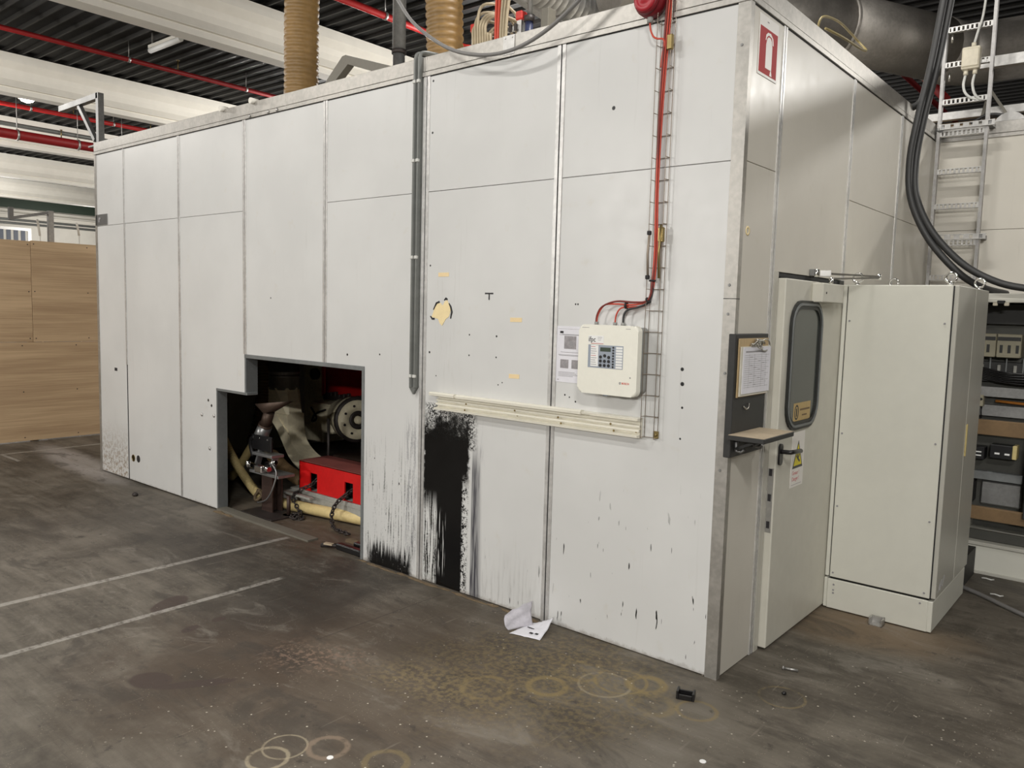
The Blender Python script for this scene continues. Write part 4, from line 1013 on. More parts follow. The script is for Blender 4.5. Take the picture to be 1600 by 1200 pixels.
bs = thing('slideway', (-3.6, 1.8, 0), 'dusty brown slideway at the bottom of the dark hatch', 'machine')
B(-4.6, -2.2, 1.12, 2.6, 0, .24, bev=.01).build('bed', 'machine_dark', bs)
B(-4.5, -2.2, 1.22, 1.7, .24, .30, bev=.01).build('slide', 'post_brown', bs)
for i in range(6): B(-4.4+i*.36, -4.12+i*.36, 1.13, 1.22, .24, .262, bev=.004).build('slide_cover', 'machine_grey', bs)
tag(MB().cyl((-3.15,.78,.40),(-3.02,.74,.60),.02,8).cyl((-3.2,.80,.37),(-3.15,.78,.42),.035,8).build('lever', 'machine_dark'), 'small dark lever behind the red box at the right', 'lever')
st = MB().prism([(-4.40,0),(-3.16,0),(-3.16,.012),(-4.40,.022)], 'y', -.02, .07).build('hatch_threshold', 'gable_grey'); tag(st, 'scuffed grey steel threshold strip along the hatch floor', 'threshold')
tl = thing('black_cutters', (-2.78, .06, 0), 'pair of black handled tools lying in the hatch corner on the floor', 'tool')
B(-2.88, -2.62, .01, .06, 0, .045, bev=.008).build('grip', 'black_plastic', tl)
B(-2.80, -2.6, .10, .15, 0, .05, bev=.008).build('grip', 'black_plastic', tl)
MB().tube([(-2.88,.035,.02),(-2.95,.01,.018),(-3.0,-.02,.012)], .016, 8).build('jaw', 'machine_dark', tl)
MB().obox((-2.94,.0,.03), (.07,.03,.012), (0,0,.3)).build('jaw_plate', 'shelf_top', tl)
# sawdust swept along the hatch and the wall foot
def dust(name, spots, label):
    q = MB()
    for (x, y, rx, ry, h) in spots:
        n = 12; c = q.bm.verts.new((x, y, h)); rg = []
        for i in range(n):
            a = 2*math.pi*i/n; k = random.uniform(.7, 1.15)
            rg.append(q.bm.verts.new((x+rx*k*math.cos(a), y+ry*k*math.sin(a), .0008)))
        for i in range(n): q.bm.faces.new((c, rg[i], rg[(i+1) % n]))
    o = q.build(name, 'sawdust'); tag(o, label, 'sawdust', None, 'stuff')
dust('sawdust', [(-2.55+.13*i, -.02-.006*(i % 3), .05+.03*(i % 3), .016+.006*(i % 2), .005+.003*(i % 2)) for i in range(12)]+[(-2.75,.16,.12,.08,.02),(-2.9,.22,.16,.06,.016),(-4.33,-.03,.12,.03,.016),(-4.2,-.03,.08,.02,.012)], 'tan sawdust gathered along the foot of the long wall')

# ------------------------------------------------------------------ things on the door side
bs_ = thing('writing_board', (.02, .12, 1.07), 'black wall board with a small folding shelf beside the booth door', 'board')
B(.001, .036, -.052, .312, 1.072, 1.632, bev=.003).build('back_board', 'board_black', bs_)
sh_ = B(.036, .205, -.088, .262, 1.160, 1.182, bev=.002).build('shelf', 'board_black', bs_)
B(.038, .203, -.086, .260, 1.182, 1.1835).build('dusty_top', 'shelf_top', sh_)
for y in (.0, .20):
    MB().tube([(.04,y,1.16),(.04,y,1.10),(.06,y+.01,1.095),(.075,y+.01,1.11)], .009, 6).build('hook', 'dull_steel', bs_)
    MB().beam((.04,y,1.11), (.15,y,1.158), .02, .012).build('stay', 'board_black', bs_)
MB().tube([(.038,.06,1.30),(.045,.08,1.285),(.045,.10,1.29),(.04,.115,1.31)], .0035, 6).build('wire_hook', 'wire_steel', bs_)
cb = thing('clipboard', (.05, .13, 1.345), 'wooden clipboard with a written sheet hanging on the black board', 'clipboard')
B(.037, .043, -.028, .300, 1.345, 1.612, bev=.001).build('board', 'clipboard', cb)
B(.045, .051, -.020, .300, 1.350, 1.575, bev=.0005).build('paper_stack', 'paper_aged', cb)
pa = B(.052, .0545, -.005, .305, 1.360, 1.572).build('top_sheet', 'paper', cb)
for i in range(16):
    z = 1.535-.0098*i
    B(.0545, .0549, .012, .285-.02*(i % 3), z, z+.0012).build('ruled_line', 'ink_grey', pa)
for y in (.06,.12,.20,.25): B(.0545, .0549, y, y+.001, 1.385, 1.54).build('ruled_line', 'ink_grey', pa)
for i in range(14):
    z = 1.528-.0098*i
    y = .07+.045*(i % 4)
    B(.0546, .0550, y, y+.028, z-.003, z).build('handwriting', 'ink_grey', pa)
B(.0545, .0549, .02, .25, 1.548, 1.555).build('heading', 'ink_grey', pa)
q = MB(); q.box(.045,.058,.08,.20,1.572,1.590,bev=.003); q.tube([(.055,.09,1.58),(.07,.11,1.60),(.07,.17,1.60),(.055,.19,1.58)], .004, 6, smooth_n=3); q.box(.048,.066,.12,.16,1.585,1.61,bev=.004)
q.build('spring_clip', 'wire_steel', cb)
q = MB(); q.tube([(.06,.22+.055*math.cos(a),1.580+.028*math.sin(a)) for a in [k*.5236 for k in range(11)]], .003, 6); q.tube([(.064,.16+.045*math.cos(a),1.585+.02*math.sin(a)) for a in [k*.5236 for k in range(11)]], .003, 6)
q.build('key_rings', 'wire_steel', cb)

es = thing('extinguisher_sign', (.003, .18, 2.80), 'red and white fire extinguisher sign at the top of the booth corner', 'sign')
B(.0008, .003, .098, .312, 2.80, 3.062).build('sign_plate', 'sign_white', es)
B(.003, .0036, .106, .304, 2.812, 3.012).build('red_field', 'sign_red', es)
body = [(.175,2.84),(.245,2.84),(.245,2.945),(.236,2.968),(.222,2.980),(.198,2.980),(.184,2.968),(.175,2.945)]
MB().prism(body, 'x', .0036, .0042).build('pictogram', 'sign_white', es)
MB().prism([(.166,2.962),(.172,2.985),(.19,2.998),(.222,3.0),(.250,2.984),(.258,2.955),(.248,2.955),(.236,2.984),(.20,2.988),(.18,2.976),(.172,2.960)], 'x', .0036, .0042).build('pictogram', 'sign_white', es)
MB().prism([(.228,2.816),(.252,2.816),(.243,2.842),(.236,2.842)], 'x', .0036, .0042).build('pictogram', 'sign_white', es)
B(.003, .0035, .18, .20, 3.04, 3.044).build('fine_print', 'ink_grey', es)

ws = thing('warning_sign', (.048, .775, .82), 'white notice with yellow warning triangle below the door window', 'sign')
B(DX+.0005, DX+.0022, .682, .862, .818, 1.112).build('sheet', 'sign_white', ws)
MB().prism([(.700,.918),(.846,.918),(.773,1.065)], 'x', DX+.0022, DX+.0028).build('triangle_border', 'button_black', ws)
MB().prism([(.717,.932),(.829,.932),(.773,1.045)], 'x', DX+.0028, DX+.0034).build('triangle_field', 'yellow', ws)
q = MB()   # hand being struck: splayed black figure
def stroke(a, b, w):
    (y0, z0), (y1, z1) = a, b; dy, dz = y1-y0, z1-z0; L = math.hypot(dy, dz); ny, nz = -dz/L*w/2, dy/L*w/2
    q.prism([(y0+ny,z0+nz),(y1+ny,z1+nz),(y1-ny,z1-nz),(y0-ny,z0-nz)], 'x', DX+.0034, DX+.0040)
stroke((.750,.985),(.775,.965),.013); stroke((.775,.965),(.800,.950),.012); stroke((.775,.968),(.796,.988),.006); stroke((.770,.972),(.790,1.0),.006); stroke((.762,.978),(.770,1.008),.006); stroke((.755,.982),(.752,1.0),.006)
q.build('pictogram', 'button_black', ws)
text('sign_lettering', 'Gevaar !', .030, (DX+.0022, .705, .884), 'pink_print', ws, plane='x+', xs=.95)
text('sign_lettering', 'Danger !', .030, (DX+.0022, .705, .852), 'pink_print', ws, plane='x+', xs=.95)
B(DX+.0022, DX+.0026, .70, .84, .830, .832).build('fine_print', 'ink_grey', ws)

# ------------------------------------------------------------------ switch cabinet by the door
ca = thing('switch_cabinet', (.33, 1.75, 0), 'tall pale grey steel switch cabinet on a plinth beside the booth door', 'cabinet')
cx0, cx1, cy0, cy1, cz0, cz1 = .05, .615, 1.33, 2.19, .19, 1.905
B(cx0+.01, cx1-.02, cy0+.02, cy1, cz0+.004, cz1, bev=.004).build('carcass', 'cabinet_paint', ca)
sp_ = B(cx0+.028, cx1-.002, cy0, cy0+.018, cz0+.004, cz1-.001, bev=.003).build('side_panel', 'cabinet_paint', ca)
B(cx0, cx0+.022, cy0+.004, cy0+.05, cz0+.004, cz1-.001, bev=.003).build('corner_post', 'cabinet_paint', ca)
B(cx0+.010, cx0+.03, cy0+.010, cy0+.02, cz0+.01, cz1-.01).build('seal_gap', 'dark_gap', ca)
for x in (cx0+.045, cx1-.03):
    for z in (.22, .62, 1.05, 1.70): MB().lathe([(.006,0),(.005,.003)], (x,cy0,z), (0,-1,0), 8).build('panel_screw', 'ink_grey', ca)
B(cx1-.02, cx1+.004, cy0+.008, cy0+.03, cz0, cz1-.004).build('seal_gap', 'dark_gap', ca)
ym = 1.80
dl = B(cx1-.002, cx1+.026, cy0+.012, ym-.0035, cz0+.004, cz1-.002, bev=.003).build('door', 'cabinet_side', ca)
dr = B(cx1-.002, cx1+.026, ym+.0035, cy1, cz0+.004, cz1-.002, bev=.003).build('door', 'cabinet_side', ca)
B(cx1-.004, cx1+.001, ym-.004, ym+.004, cz0+.01, cz1-.01).build('door_gap', 'cabinet_paint', ca)
B(cx1+.026, cx1+.034, ym+.006, ym+.030, .93, 1.12, bev=.003).build('lock_handle', 'hatch_yellow', dr)
q = MB()
for (a, b, c_) in ((0,0,.03),(.02,.01,.05),(.04,.0,.04),(.07,.02,.06),(.10,.01,.04)): q.beam((cx1+.0265,1.40+a,.22+b),(cx1+.0265,1.40+a+c_,.22+b+.05),.003,.0012,up=(1,0,0))
q.build('scratches', 'ink_grey', dl)
B(cx0+.02, cx1-.004, cy0-.004, cy0+.012, .006, .182, bev=.003).build('plinth_panel', 'cabinet_paint', ca)
B(cx0-.002, cx0+.018, cy0+.004, cy0+.05, .006, .184, bev=.003).build('plinth_corner', 'cabinet_paint', ca)
B(cx1-.012, cx1+.018, cy0+.002, cy1-.01, .006, .178, bev=.003).build('plinth_side', 'cabinet_paint', ca)
B(cx0+.03, cx1-.02, cy0+.02, cy1-.01, .0, .19).build('plinth_core', 'plinth_black', ca)
for x, z in ((.105,.150),(.105,.118),(.105,.10),(.57,.160)): MB().lathe([(.006,0),(.005,.003)], (x,cy0-.004,z), (0,-1,0), 8).build('plinth_screw', 'ink_grey', ca)
eb = None
for k, (x, y) in enumerate(((.585,1.40),(.60,2.12),(.12,2.10),(.10,1.42))):
    if eb is None:
        eb = thing('eye_bolt', (x, y, cz1), 'ring eye bolt at the near right corner of the grey cabinet top', 'eye bolt', 'eye bolts on the cabinet')
        MB().lathe([(.016,0),(.016,.008),(.010,.010),(.009,.018)], (x,y,cz1), (0,0,1), 12).build('collar', 'chrome', eb)
        MB().tube([(x+.026*math.cos(a), y, cz1+.042+.026*math.sin(a)) for a in [2*math.pi*i/20 for i in range(21)]], .0068, 8).build('ring', 'chrome', eb)
    else:
        c = copy_tree(eb, (x-.585, y-1.40, 0)); c['label'] = ('', 'ring eye bolt at the far right cabinet corner, by the black cables', 'ring eye bolt at the far left corner of the grey cabinet top', 'ring eye bolt at the near left cabinet corner below the door closer arm')[k]

tag(B(.20, .605, 2.215, 2.70, 0, .19).build('low_plinth', 'plinth_black'), 'low black plinth on the floor behind the grey cabinet', 'plinth')
pb = bpy.data.objects[-1] if False else None

# open switch cabinet at the right edge
oc = thing('open_cabinet', (1.2, 3.05, 0), 'open switch cabinet without door at the right edge, full of relays and wiring', 'cabinet')
ox0, ox1, oy0, oy1 = .46, 1.75, 2.72, 3.24
B(ox0, ox1, oy0+.01, oy0+.03, .0, .195, bev=.003).build('plinth_panel', 'cabinet_paint', oc)
B(ox0, ox1, oy0, oy0+.06, .0, .022, bev=.003).build('plinth_foot', 'cabinet_side', oc)
B(ox0, ox1, oy0-.008, oy1, .198, .222, bev=.004).build('sill', 'cabinet_side', oc)
B(ox0, ox1, oy0-.004, oy1, 1.868, 1.905, bev=.004).build('top', 'cabinet_side', oc)
B(ox0, ox1, oy0-.008, oy0+.02, 1.845, 1.872, bev=.003).build('top_rail', 'cabinet_side', oc)
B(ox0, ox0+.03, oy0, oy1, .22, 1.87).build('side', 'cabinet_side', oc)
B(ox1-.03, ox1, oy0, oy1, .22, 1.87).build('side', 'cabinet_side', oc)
B(ox0, ox1, oy1-.02, oy1, .22, 1.87).build('back', 'cabinet_inside', oc)
yb_ = oy1-.16
B(ox0+.03, ox1-.03, yb_, yb_+.01, .36, 1.84).build('mounting_plate', 'cabinet_inside', oc)
B(ox0+.03, ox1-.03, yb_-.06, yb_, 1.70, 1.84, bev=.003).build('wire_duct', 'board_black', oc)
# beige relays
for (x0, x1) in ((.50,.585),(.59,.735),(.775,.92),(.93,1.07)):
    r = B(x0, x1, yb_-.13, yb_, 1.475, 1.635, bev=.004).build('relay', 'relay_beige', oc)
    n = 3 if x1-x0 > .1 else 1
    for i in range(n):
        xx = x0+.028+i*(x1-x0-.05)/max(1,n-1) if n > 1 else x0+.04
        B(xx-.009, xx+.009, yb_-.132, yb_-.128, 1.505, 1.56).build('relay_slot', 'board_black', r)
    B(x0+.004, x1-.004, yb_-.145, yb_-.13, 1.475, 1.49, bev=.003).build('relay_lip', 'relay_beige', r)
    B(x0+.004, x1-.004, yb_-.134, yb_-.13, 1.59, 1.615).build('relay_band', 'board_black', r)
B(ox0+.03, ox1-.03, yb_-.07, yb_, 1.30, 1.44, bev=.003).build('wire_duct', 'board_black', oc)
for i in range(22):
    x = .49+i*.052+random.uniform(-.01,.01)
    B(x, x+.008, yb_-.082, yb_-.07, 1.34, 1.47).build('duct_finger', 'lining_grey', oc) if i % 2 else B(x, x+.02, yb_-.09, yb_-.07, 1.37, 1.42, bev=.003).build('terminal_block', 'machine_grey', oc)
for i in range(7):
    z = 1.33+.012*i
    MB().tube([(.48,yb_-.09,z),(.65,yb_-.10-.006*i,z-.03),(.85,yb_-.10,z-.035+.01*(i % 3)),(1.1,yb_-.09,z-.02),(1.4,yb_-.09,z)], .0065, 6, smooth_n=4).build('wire', 'black_plastic', oc)
B(ox0+.03, ox1-.03, yb_-.10, yb_-.09, 1.195, 1.265, bev=.002).build('cross_rail', 'dull_steel', oc)
B(ox0+.03, ox1-.03, yb_-.05, yb_, 1.055, 1.135, bev=.002).build('cover_plate', 'dull_steel', oc)
MB().tube([(.60,yb_-.05,1.165),(.80,yb_-.06,1.158),(1.2,yb_-.06,1.158)], .010, 8).build('copper_wire', 'copper_wire', oc)
tb = B(.488, .535, yb_-.12, yb_-.05, 1.125, 1.205, bev=.003).build('terminal_block', 'relay_beige', oc)
for x in (.50,.522): MB().lathe([(.009,0),(.009,.003)], (x,yb_-.12,1.175), (0,-1,0), 8).build('terminal_screw', 'button_black', tb)
for x in (.497,.512,.527): MB().tube([(x,yb_-.1,1.125),(x,yb_-.11,1.09),(x,yb_-.1,1.04)], .004, 5).build('wire', 'black_plastic', oc)
B(ox0+.03, ox1-.03, yb_-.14, yb_-.10, .93, 1.035, bev=.003).build('cross_rail', 'hood_brown', oc)
cn = B(.60, .74, yb_-.12, yb_-.01, .77, .865, bev=.004).build('contactor', 'button_black', oc)
B(.735, .762, yb_-.125, yb_-.02, .775, .87, bev=.003).build('yellow_tag', 'hatch_yellow', cn)
for x in (.63,.69): B(x, x+.03, yb_-.123, yb_-.119, .80, .812).build('contactor_label', 'label_white', cn)
cn = B(.47, .57, yb_-.12, yb_-.01, .75, .84, bev=.004).build('contactor', 'button_black', oc)
for z in (.775,.80): B(.50, .55, yb_-.123, yb_-.119, z, z+.008).build('contactor_label', 'label_white', cn)
B(ox0+.03, .80, yb_-.06, yb_, .60, .66, bev=.003).build('wire_duct', 'lining_grey', oc)
B(ox0+.03, .52, yb_-.12, yb_, .44, .59, bev=.005).build('transformer', 'button_black', oc)
B(.55, .80, yb_-.03, yb_, .42, .59, bev=.01).build('blank_cover', 'dull_steel', oc)
B(.84, .90, yb_-.25, yb_, .40, 1.0, bev=.003).build('divider_post', 'board_black', oc)
B(.90, .97, yb_-.27, yb_-.05, .40, 1.0, bev=.003).build('divider_post', 'hood_brown', oc)
for z in (.80,.72): B(.955, 1.02, yb_-.30, yb_-.27, z, z+.07, bev=.003).build('pale_label', 'label_white', oc)
B(ox0+.03, ox1-.03, yb_-.20, yb_-.16, .34, .43, bev=.003).build('cross_rail', 'hood_brown', oc)
B(ox0+.03, ox1-.03, oy0+.06, oy0+.09, .225, .29, bev=.003).build('threshold_rail', 'cabinet_inside', oc)
for x, z in ((.60,1.845),(.665,1.845)): B(x-.014, x+.014, oy0-.03, oy0-.006, z-.022, z, bev=.003).build('latch', 'box_pale', oc)
B(.61, .655, oy0-.03, oy0-.005, 1.835, 1.858, bev=.004).build('latch_body', 'button_black', oc)
tag(MB().tube([(.38,3.0,.30),(.36,2.60,.22),(.385,2.52,.14),(.47,2.42,.05),(.58,2.32,.016),(.74,2.20,.014),(.95,2.02,.014),(1.25,1.8,.014)], .0135, 8, smooth_n=6).build('floor_cable', 'grey_cable'), 'thick grey cable trailing from the open cabinet over the floor', 'cable')
for k, (x, y, r) in enumerate(((.70,2.62,.3),(.98,2.50,-.2),(.80,2.30,.5))):
    o = MB().tube([(x-.035,y,.006),(x-.01,y+.008,.007),(x+.02,y-.004,.006),(x+.035,y+.012,.006)], .005, 6).build('plastic_scrap', 'clip_pale')
    tag(o, ('white plastic scrap on the floor at the open cabinet foot','white plastic scrap at the right edge of the picture','white plastic scrap beside the trailing grey cable')[k], 'scrap', 'scraps on the floor at the right')

# cable ladder on the back wing
la = thing('cable_ladder', (.19, 3.40, 1.9), 'steel cable ladder with slotted rungs rising beside the black cables', 'cable ladder')
def rail(x0, x1): MB().beam((x0,3.40,1.85), (x1,3.40,6.1), .022, .045, up=(0,1,0)).build('rail', 'ladder_steel', la)
rail(.028, .028); rail(.345, .345)
def rung(z, n=10, lab=False):
    o = MB()
    o.box(.04, .333, 3.385, 3.42, z+.016, z+.022); o.box(.04, .333, 3.385, 3.42, z-.018, z-.012)
    xs_ = [.04+i*(.293/n) for i in range(n+1)]
    for i in range(n+1): 
        x = min(max(xs_[i], .046), .327); o.box(x-.007, x+.007, 3.382, 3.386, z-.016, z+.02)
    return o.build('rung', 'galvanised', la)
rg0 = None
for z in (3.875, 3.62, 3.35, 3.115, 2.835, 2.575, 2.30, 2.04, 4.14, 4.4, 4.66):
    if rg0 is None: rg0 = rung(z); zz = z
    else: r = rg0.copy(); COL.objects.link(r); r.location.z += z-zz
def strut(z, x0, x1):
    o = MB().box(x0, x1, 3.36, 3.378, z-.02, z-.014).box(x0, x1, 3.36, 3.378, z+.014, z+.02)
    n = 6
    for i in range(n+1):
        a = x0+(x1-x0)*i/n; o.box(a-.02 if i else a, a+.02 if i < n else a, 3.358, 3.362, z-.02, z+.02)
    b = o.build('wall_strut', 'galvanised', la)
    MB().cyl((x0-.05,3.44,z-.02),(x0+.02,3.37,z-.01),.022,10).build('strut_foot', 'dull_steel', la)
    MB().beam((x0-.02,3.53,z), (x0+.02,3.37,z), .03, .03).build('strut_arm', 'dull_steel', la)
    B(x1-.06, x1-.02, 3.37, 3.53, z-.015, z+.015).build('strut_arm', 'dull_steel', la)
strut(3.165, .03, .40); strut(2.345, -.0+.02, .40)
for x, z in ((.075,3.56+.02),(.075,3.30)): MB().cyl((x,3.38,z+.26),(x,3.38,z+.2),.008,6).build('hook_bolt', 'wire_steel', la)
jb = thing('junction_box', (.215, 3.38, 3.55), 'small pale junction box strapped to the cable ladder', 'junction box')
B(.155, .275, 3.33, 3.40, 3.56, 3.72, bev=.012, seg=2).build('box', 'box_pale', jb)
B(.16, .27, 3.322, 3.332, 3.575, 3.705, bev=.006).build('lid', 'box_pale', jb)
for x in (.185,.245): MB().cyl((x,3.365,3.56),(x,3.365,3.525),.016,10).build('gland', 'box_pale', jb)
MB().cyl((.225,3.365,3.72),(.225,3.365,3.75),.016,10).build('gland', 'box_pale', jb)
MB().tube([(.225,3.365,3.74),(.245,3.365,3.83),(.27,3.37,3.95),(.28,3.38,4.2),(.285,3.38,4.8)], .009, 8, smooth_n=4).build('lead', 'clip_pale', jb)
MB().tube([(.185,3.365,3.53),(.175,3.365,3.46),(.19,3.37,3.40),(.23,3.38,3.36),(.29,3.39,3.34)], .009, 8, smooth_n=4).build('lead', 'clip_pale', jb)
MB().tube([(.245,3.365,3.53),(.235,3.365,3.46),(.25,3.37,3.39),(.28,3.38,3.35),(.31,3.39,3.34)], .009, 8, smooth_n=4).build('lead', 'clip_pale', jb)

bc = [[(.22,2.6,4.6),(.205,2.6,4.1),(.175,2.6,3.831),(.126,2.6,3.429),(.070,2.6,3.101),(.036,2.6,2.806),(.060,2.6,2.545),(.180,2.6,2.281),(.360,2.62,2.06),(.50,2.72,1.95),(.62,2.95,1.91)],
      [(.25,2.64,4.6),(.238,2.64,4.1),(.208,2.64,3.831),(.158,2.64,3.429),(.100,2.64,3.101),(.066,2.64,2.806),(.090,2.62,2.56),(.205,2.6,2.32),(.396,2.6,2.105),(.591,2.6,1.985),(.78,2.62,1.935),(1.1,2.7,1.91),(1.3,2.9,1.91)]]
for k, pts in enumerate(bc):
    tag(MB().tube(pts, .023, 12, smooth_n=8).build('power_cable', 'black_cable'), ('thick black cable, lower of the pair dropping behind the grey cabinet','thick black cable, upper of the pair running out to the right edge')[k], 'cable', 'black power cables')
tag(MB().tube([(.19,2.70,4.6),(.18,2.70,4.1),(.145,2.70,3.831),(.10,2.70,3.429),(.04,2.70,3.2),(-.2,2.8,3.215),(-.8,2.9,3.215)], .024, 12, smooth_n=8).build('power_cable', 'black_cable'), 'third black cable of the bundle, bending onto the booth roof', 'cable', 'black power cables')

# ------------------------------------------------------------------ on and above the booth roof
RZ = H+.06
corrugated('duct_hose', [(-4.165,.62,3.15),(-4.15,.62,3.5),(-4.12,.60,3.9),(-4.08,.58,4.3),(-4.02,.55,4.9),(-3.96,.52,6.0)], .135, 'hose_ochre', 'ochre ribbed duct hose rising from the booth roof on the left', .052, 'hose', .045, 'ochre duct hoses')
corrugated('duct_hose', [(-2.425,.55,3.15),(-2.425,.55,3.5),(-2.428,.53,3.9),(-2.43,.52,4.4),(-2.43,.5,5.0),(-2.43,.5,6.0)], .122, 'hose_ochre', 'ochre ribbed duct hose in the middle, behind the slack grey cable', .050, 'hose', .045, 'ochre duct hoses')
po = thing('steel_pole', (-3.61, 1.2, RZ), 'dark steel pole standing on the booth roof between the two ochre hoses', 'pole')
MB().cyl((-3.612,1.2,RZ),(-3.612,1.2,3.82),.050,14).build('lower_tube', 'dull_steel', po)
MB().cyl((-3.612,1.2,3.82),(-3.612,1.2,6.2),.056,14).build('upper_tube', 'dull_steel', po)
MB().lathe([(.062,0),(.062,.03)], (-3.612,1.2,3.80), (0,0,1), 14).build('collar', 'machine_dark', po)
gb = thing('gable_bracket', (-3.2, .4, RZ), 'beige bent sheet metal bracket peaking above the roof between hose and pole', 'bracket')
MB().prism([(-3.78,3.15),(-3.70,3.15),(-3.235,3.452),(-2.50,3.20),(-2.50,3.275),(-3.262,3.522),(-3.30,3.518)], 'y', .37, .43).build('bent_plate', 'gable_grey', gb)
wb = thing('corner_bracket', (-6.72, .1, RZ), 'dark grey steel bracket with diagonal brace on the left roof corner', 'bracket')
MB().beam((-6.70,.10,3.15), (-6.70,.10,3.70), .055, .055).build('upright', 'dull_steel', wb)
MB().beam((-6.69,.10,3.675), (-7.62,.10,3.668), .055, .055).build('arm', 'dull_steel', wb)
MB().beam((-7.17,.10,3.65), (-6.80,.10,3.26), .04, .04).build('brace', 'dull_steel', wb)
B(-6.86, -6.56, .05, .15, 3.19, 3.205).build('foot_plate', 'dull_steel', wb)

rk = thing('cable_rack', (-2.0, .6, RZ), 'steel bar rack with red end caps holding cable loops on the booth roof', 'rack')
for x in (-2.19, -1.80):
    B(x-.018, x+.018, .58, .62, RZ, 3.53).build('upright', 'galvanised', rk)
    B(x-.028, x+.028, .57, .63, 3.53, 3.585, bev=.008).build('end_cap', 'plastic_red', rk)
B(-2.19, -1.80, .575, .60, 3.475, 3.50).build('cross_bar', 'galvanised', rk)
for i in range(9): B(-2.17+i*.043, -2.155+i*.043, .56, .575, 3.465, 3.508).build('comb_tooth', 'machine_dark', rk)
lp = None
for i in range(13):
    x = -2.145+.022*i
    mat = 'cable_beige' if i not in (8, 9) else 'red_cable'
    hgt = 3.66-.03*abs(i-2)+.02*(i % 3) if i < 8 else (3.64 if i in (8, 9) else 4.2)
    lean = .12 if i < 8 else .02
    pts = [(x,.55,RZ),(x-.01,.54,3.45),(x-.015,.55,hgt-.06),(x+.02,.62,hgt),(x+lean,.75,hgt-.04),(x+lean+.04,.80,3.4),(x+lean+.04,.82,RZ)] if i < 8 else [(x,.55,RZ),(x,.55,3.5),(x+.006*(i-10),.57,3.8),(x-.02,.6,4.3)]
    o = MB().tube(pts, .010, 7, smooth_n=4).build('looped_cable', mat)
    tag(o, 'red cable tied to the rack on the booth roof' if mat == 'red_cable' else (('leftmost beige cable looped over the rack on the booth roof' if i == 0 else 'beige cable looped over the rack on the booth roof') if i < 8 else 'beige cable rising straight up from the rack on the roof'), 'cable', 'cables on the roof rack' if mat != 'red_cable' else 'red cables on the roof rack')
cyl_ = thing('air_cylinder', (-1.74, .6, RZ), 'small blue and steel air cylinder standing next to the rack', 'cylinder')
MB().cyl((-1.735,.6,RZ),(-1.735,.6,3.51),.026,12).build('barrel', 'plastic_blue', cyl_)
MB().cyl((-1.735,.6,3.51),(-1.735,.6,3.545),.034,12).build('head', 'machine_dark', cyl_)
MB().cyl((-1.73,.6,3.545),(-1.725,.6,4.4),.016,10).build('rod', 'dull_steel', cyl_)
tag(B(-1.66, -1.60, .62, .70, RZ, 3.58, bev=.004).build('roof_upright', 'gable_grey'), 'pale square upright on the roof right of the cable rack', 'post')
tag(MB().lathe([(.014,-.09),(.014,.09)], (-2.60,1.0,3.62), (1,.2,-.25), 8).cyl((-2.55,1.0,RZ),(-2.55,1.0,3.61),.006,6).build('red_reflection', 'plastic_red'), 'small red stick made up for a lit reflection behind the middle hose', 'reflection')  # made-up stick, its red stands in for a lit reflection
tag(MB().beam((-2.62,1.25,4.17), (-2.30,2.60,3.80), .07, .05).build('slotted_strut', 'galvanised'), 'slotted galvanised strut under the silver spiral duct', 'strut')
sd = thing('spiral_duct', (-2.4, 1.9, 4.1), 'silver spiral air duct end above the booth roof', 'duct')
q = MB(); prof = []
for i in range(34): 
    prof += [(.1500, i*.06), (.1500, i*.06+.054), (.1512, i*.06+.0555), (.1512, i*.06+.0585)]
q.lathe(prof, (-2.62,.35,4.32), (.105,1.0,-.085), 22); q.build('spiral_tube', 'galvanised', sd)
ed = Vector((.105,1.0,-.085)).normalized()
MB().lathe([(.16,-.02),(.165,0),(.16,.03)], Vector((-2.62,.35,4.32))+ed*2.05, ed, 22).build('end_ring', 'machine_dark', sd)
B(-2.42, -2.40, 2.0, 2.02, 4.3, 6.25).build('hanger', 'galvanised', sd)

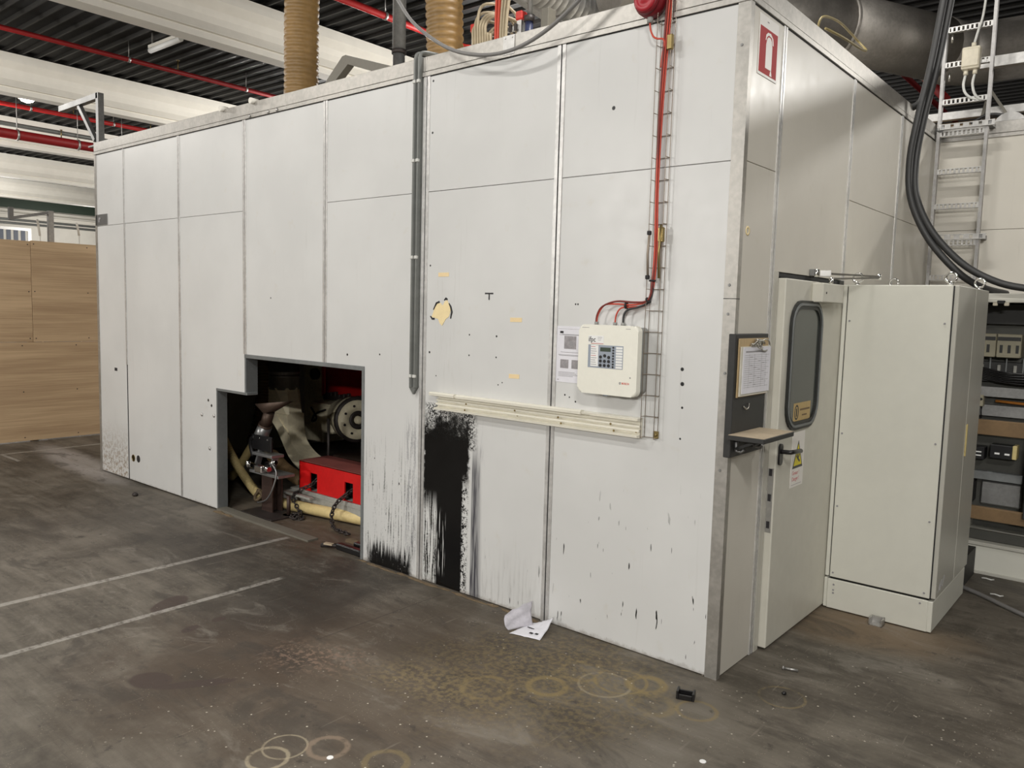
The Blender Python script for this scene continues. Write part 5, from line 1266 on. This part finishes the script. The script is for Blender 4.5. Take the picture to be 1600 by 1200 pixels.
# big round duct over the door side
dd = thing('round_duct', (-.6, 4.4, 3.9), 'big dark round sheet metal air duct crossing above the door side', 'duct')
a = Vector((-1.9,1.78,4.2)); m_ = Vector((-.268,5.056,4.2)); e = Vector((4.0,5.45,4.2))
MB().tube([a, a+(m_-a)*.33, a+(m_-a)*.60], .27, 26).build('duct_run', 'duct_steel', dd)
MB().tube([a+(m_-a)*.60, a+(m_-a)*.94], .278, 26).build('duct_run', 'duct_steel', dd)
c1 = a+(m_-a)*.93
MB().tube([c1, m_+Vector((-.02,.02,0)), m_+Vector((.12,.13,0)), m_+Vector((.30,.17,0))], .282, 26).build('duct_elbow', 'duct_steel', dd)
MB().tube([m_+Vector((.28,.168,0)), e], .27, 26).build('duct_run', 'duct_steel', dd)
dv = (m_-a).normalized()
MB().lathe([(.276,-.02),(.292,0),(.276,.02)], a+(m_-a)*.60, dv, 26).build('joint_ring', 'duct_steel', dd)
tag(MB().tube([(-.05,.94,3.20),(-.03,.95,3.29),(-.05,1.25,3.36),(-.10,1.62,3.41),(-.10,1.78,3.40),(-.03,1.72,3.32),(.02,1.45,3.25),(.02,1.15,3.23),(-.02,.98,3.24)], .0065, 8, smooth_n=6).build('yellow_hose', 'yellow_hose'), 'thin yellow hose looped over the cap rail below the round duct', 'hose')
tag(B(-.20, .60, 3.70, 3.76, 3.29, 3.35, bev=.002).build('slotted_channel', 'galvanised'), 'slotted galvanised channel lying behind the ladder on the back wing', 'strut')
tag(B(.22, 3.0, 3.60, 3.66, 3.62, 3.70, bev=.002).build('slotted_channel', 'galvanised'), 'pale slotted channel running right from the cable ladder below the duct', 'strut')
hb = thing('extract_hood', (.35, 3.9, H+.06), 'brown sheet metal box on the roof behind the ladder', 'hood')
B(-.12, 1.6, 3.80, 4.4, H+.06, 3.29, bev=.01).build('box', 'hood_brown', hb)
q = MB(); q.beam((.24,3.68,3.18),(.30,3.68,3.47),.05,.02); q.beam((.30,3.68,3.47),(.47,3.68,3.20),.05,.02); q.build('triangle_brace', 'gable_grey', hb)
q = MB(); q.lathe([(.11,-.05),(.11,.25)], (.46,3.62,3.16), (0,1,.0), 18); q.build('round_outlet', 'galvanised', hb)
tag(MB().tube([(.2,3.62,3.22),(.3,3.60,3.27),(.42,3.60,3.25),(.50,3.62,3.17)], .012, 7, smooth_n=4).build('black_lead', 'black_cable'), 'thin black lead arching over the outlet behind the ladder', 'cable')
for k, (x0, x1, z) in enumerate(((-1.4, 1.6, 5.0),)):
    tag(MB().cyl((-2.44,8.9,6.25), (-.55,6.2,4.06), .045, 10).build('red_down_pipe', 'pipe_dark_red'), 'dark red pipe slanting down behind the round duct and ladder', 'pipe')
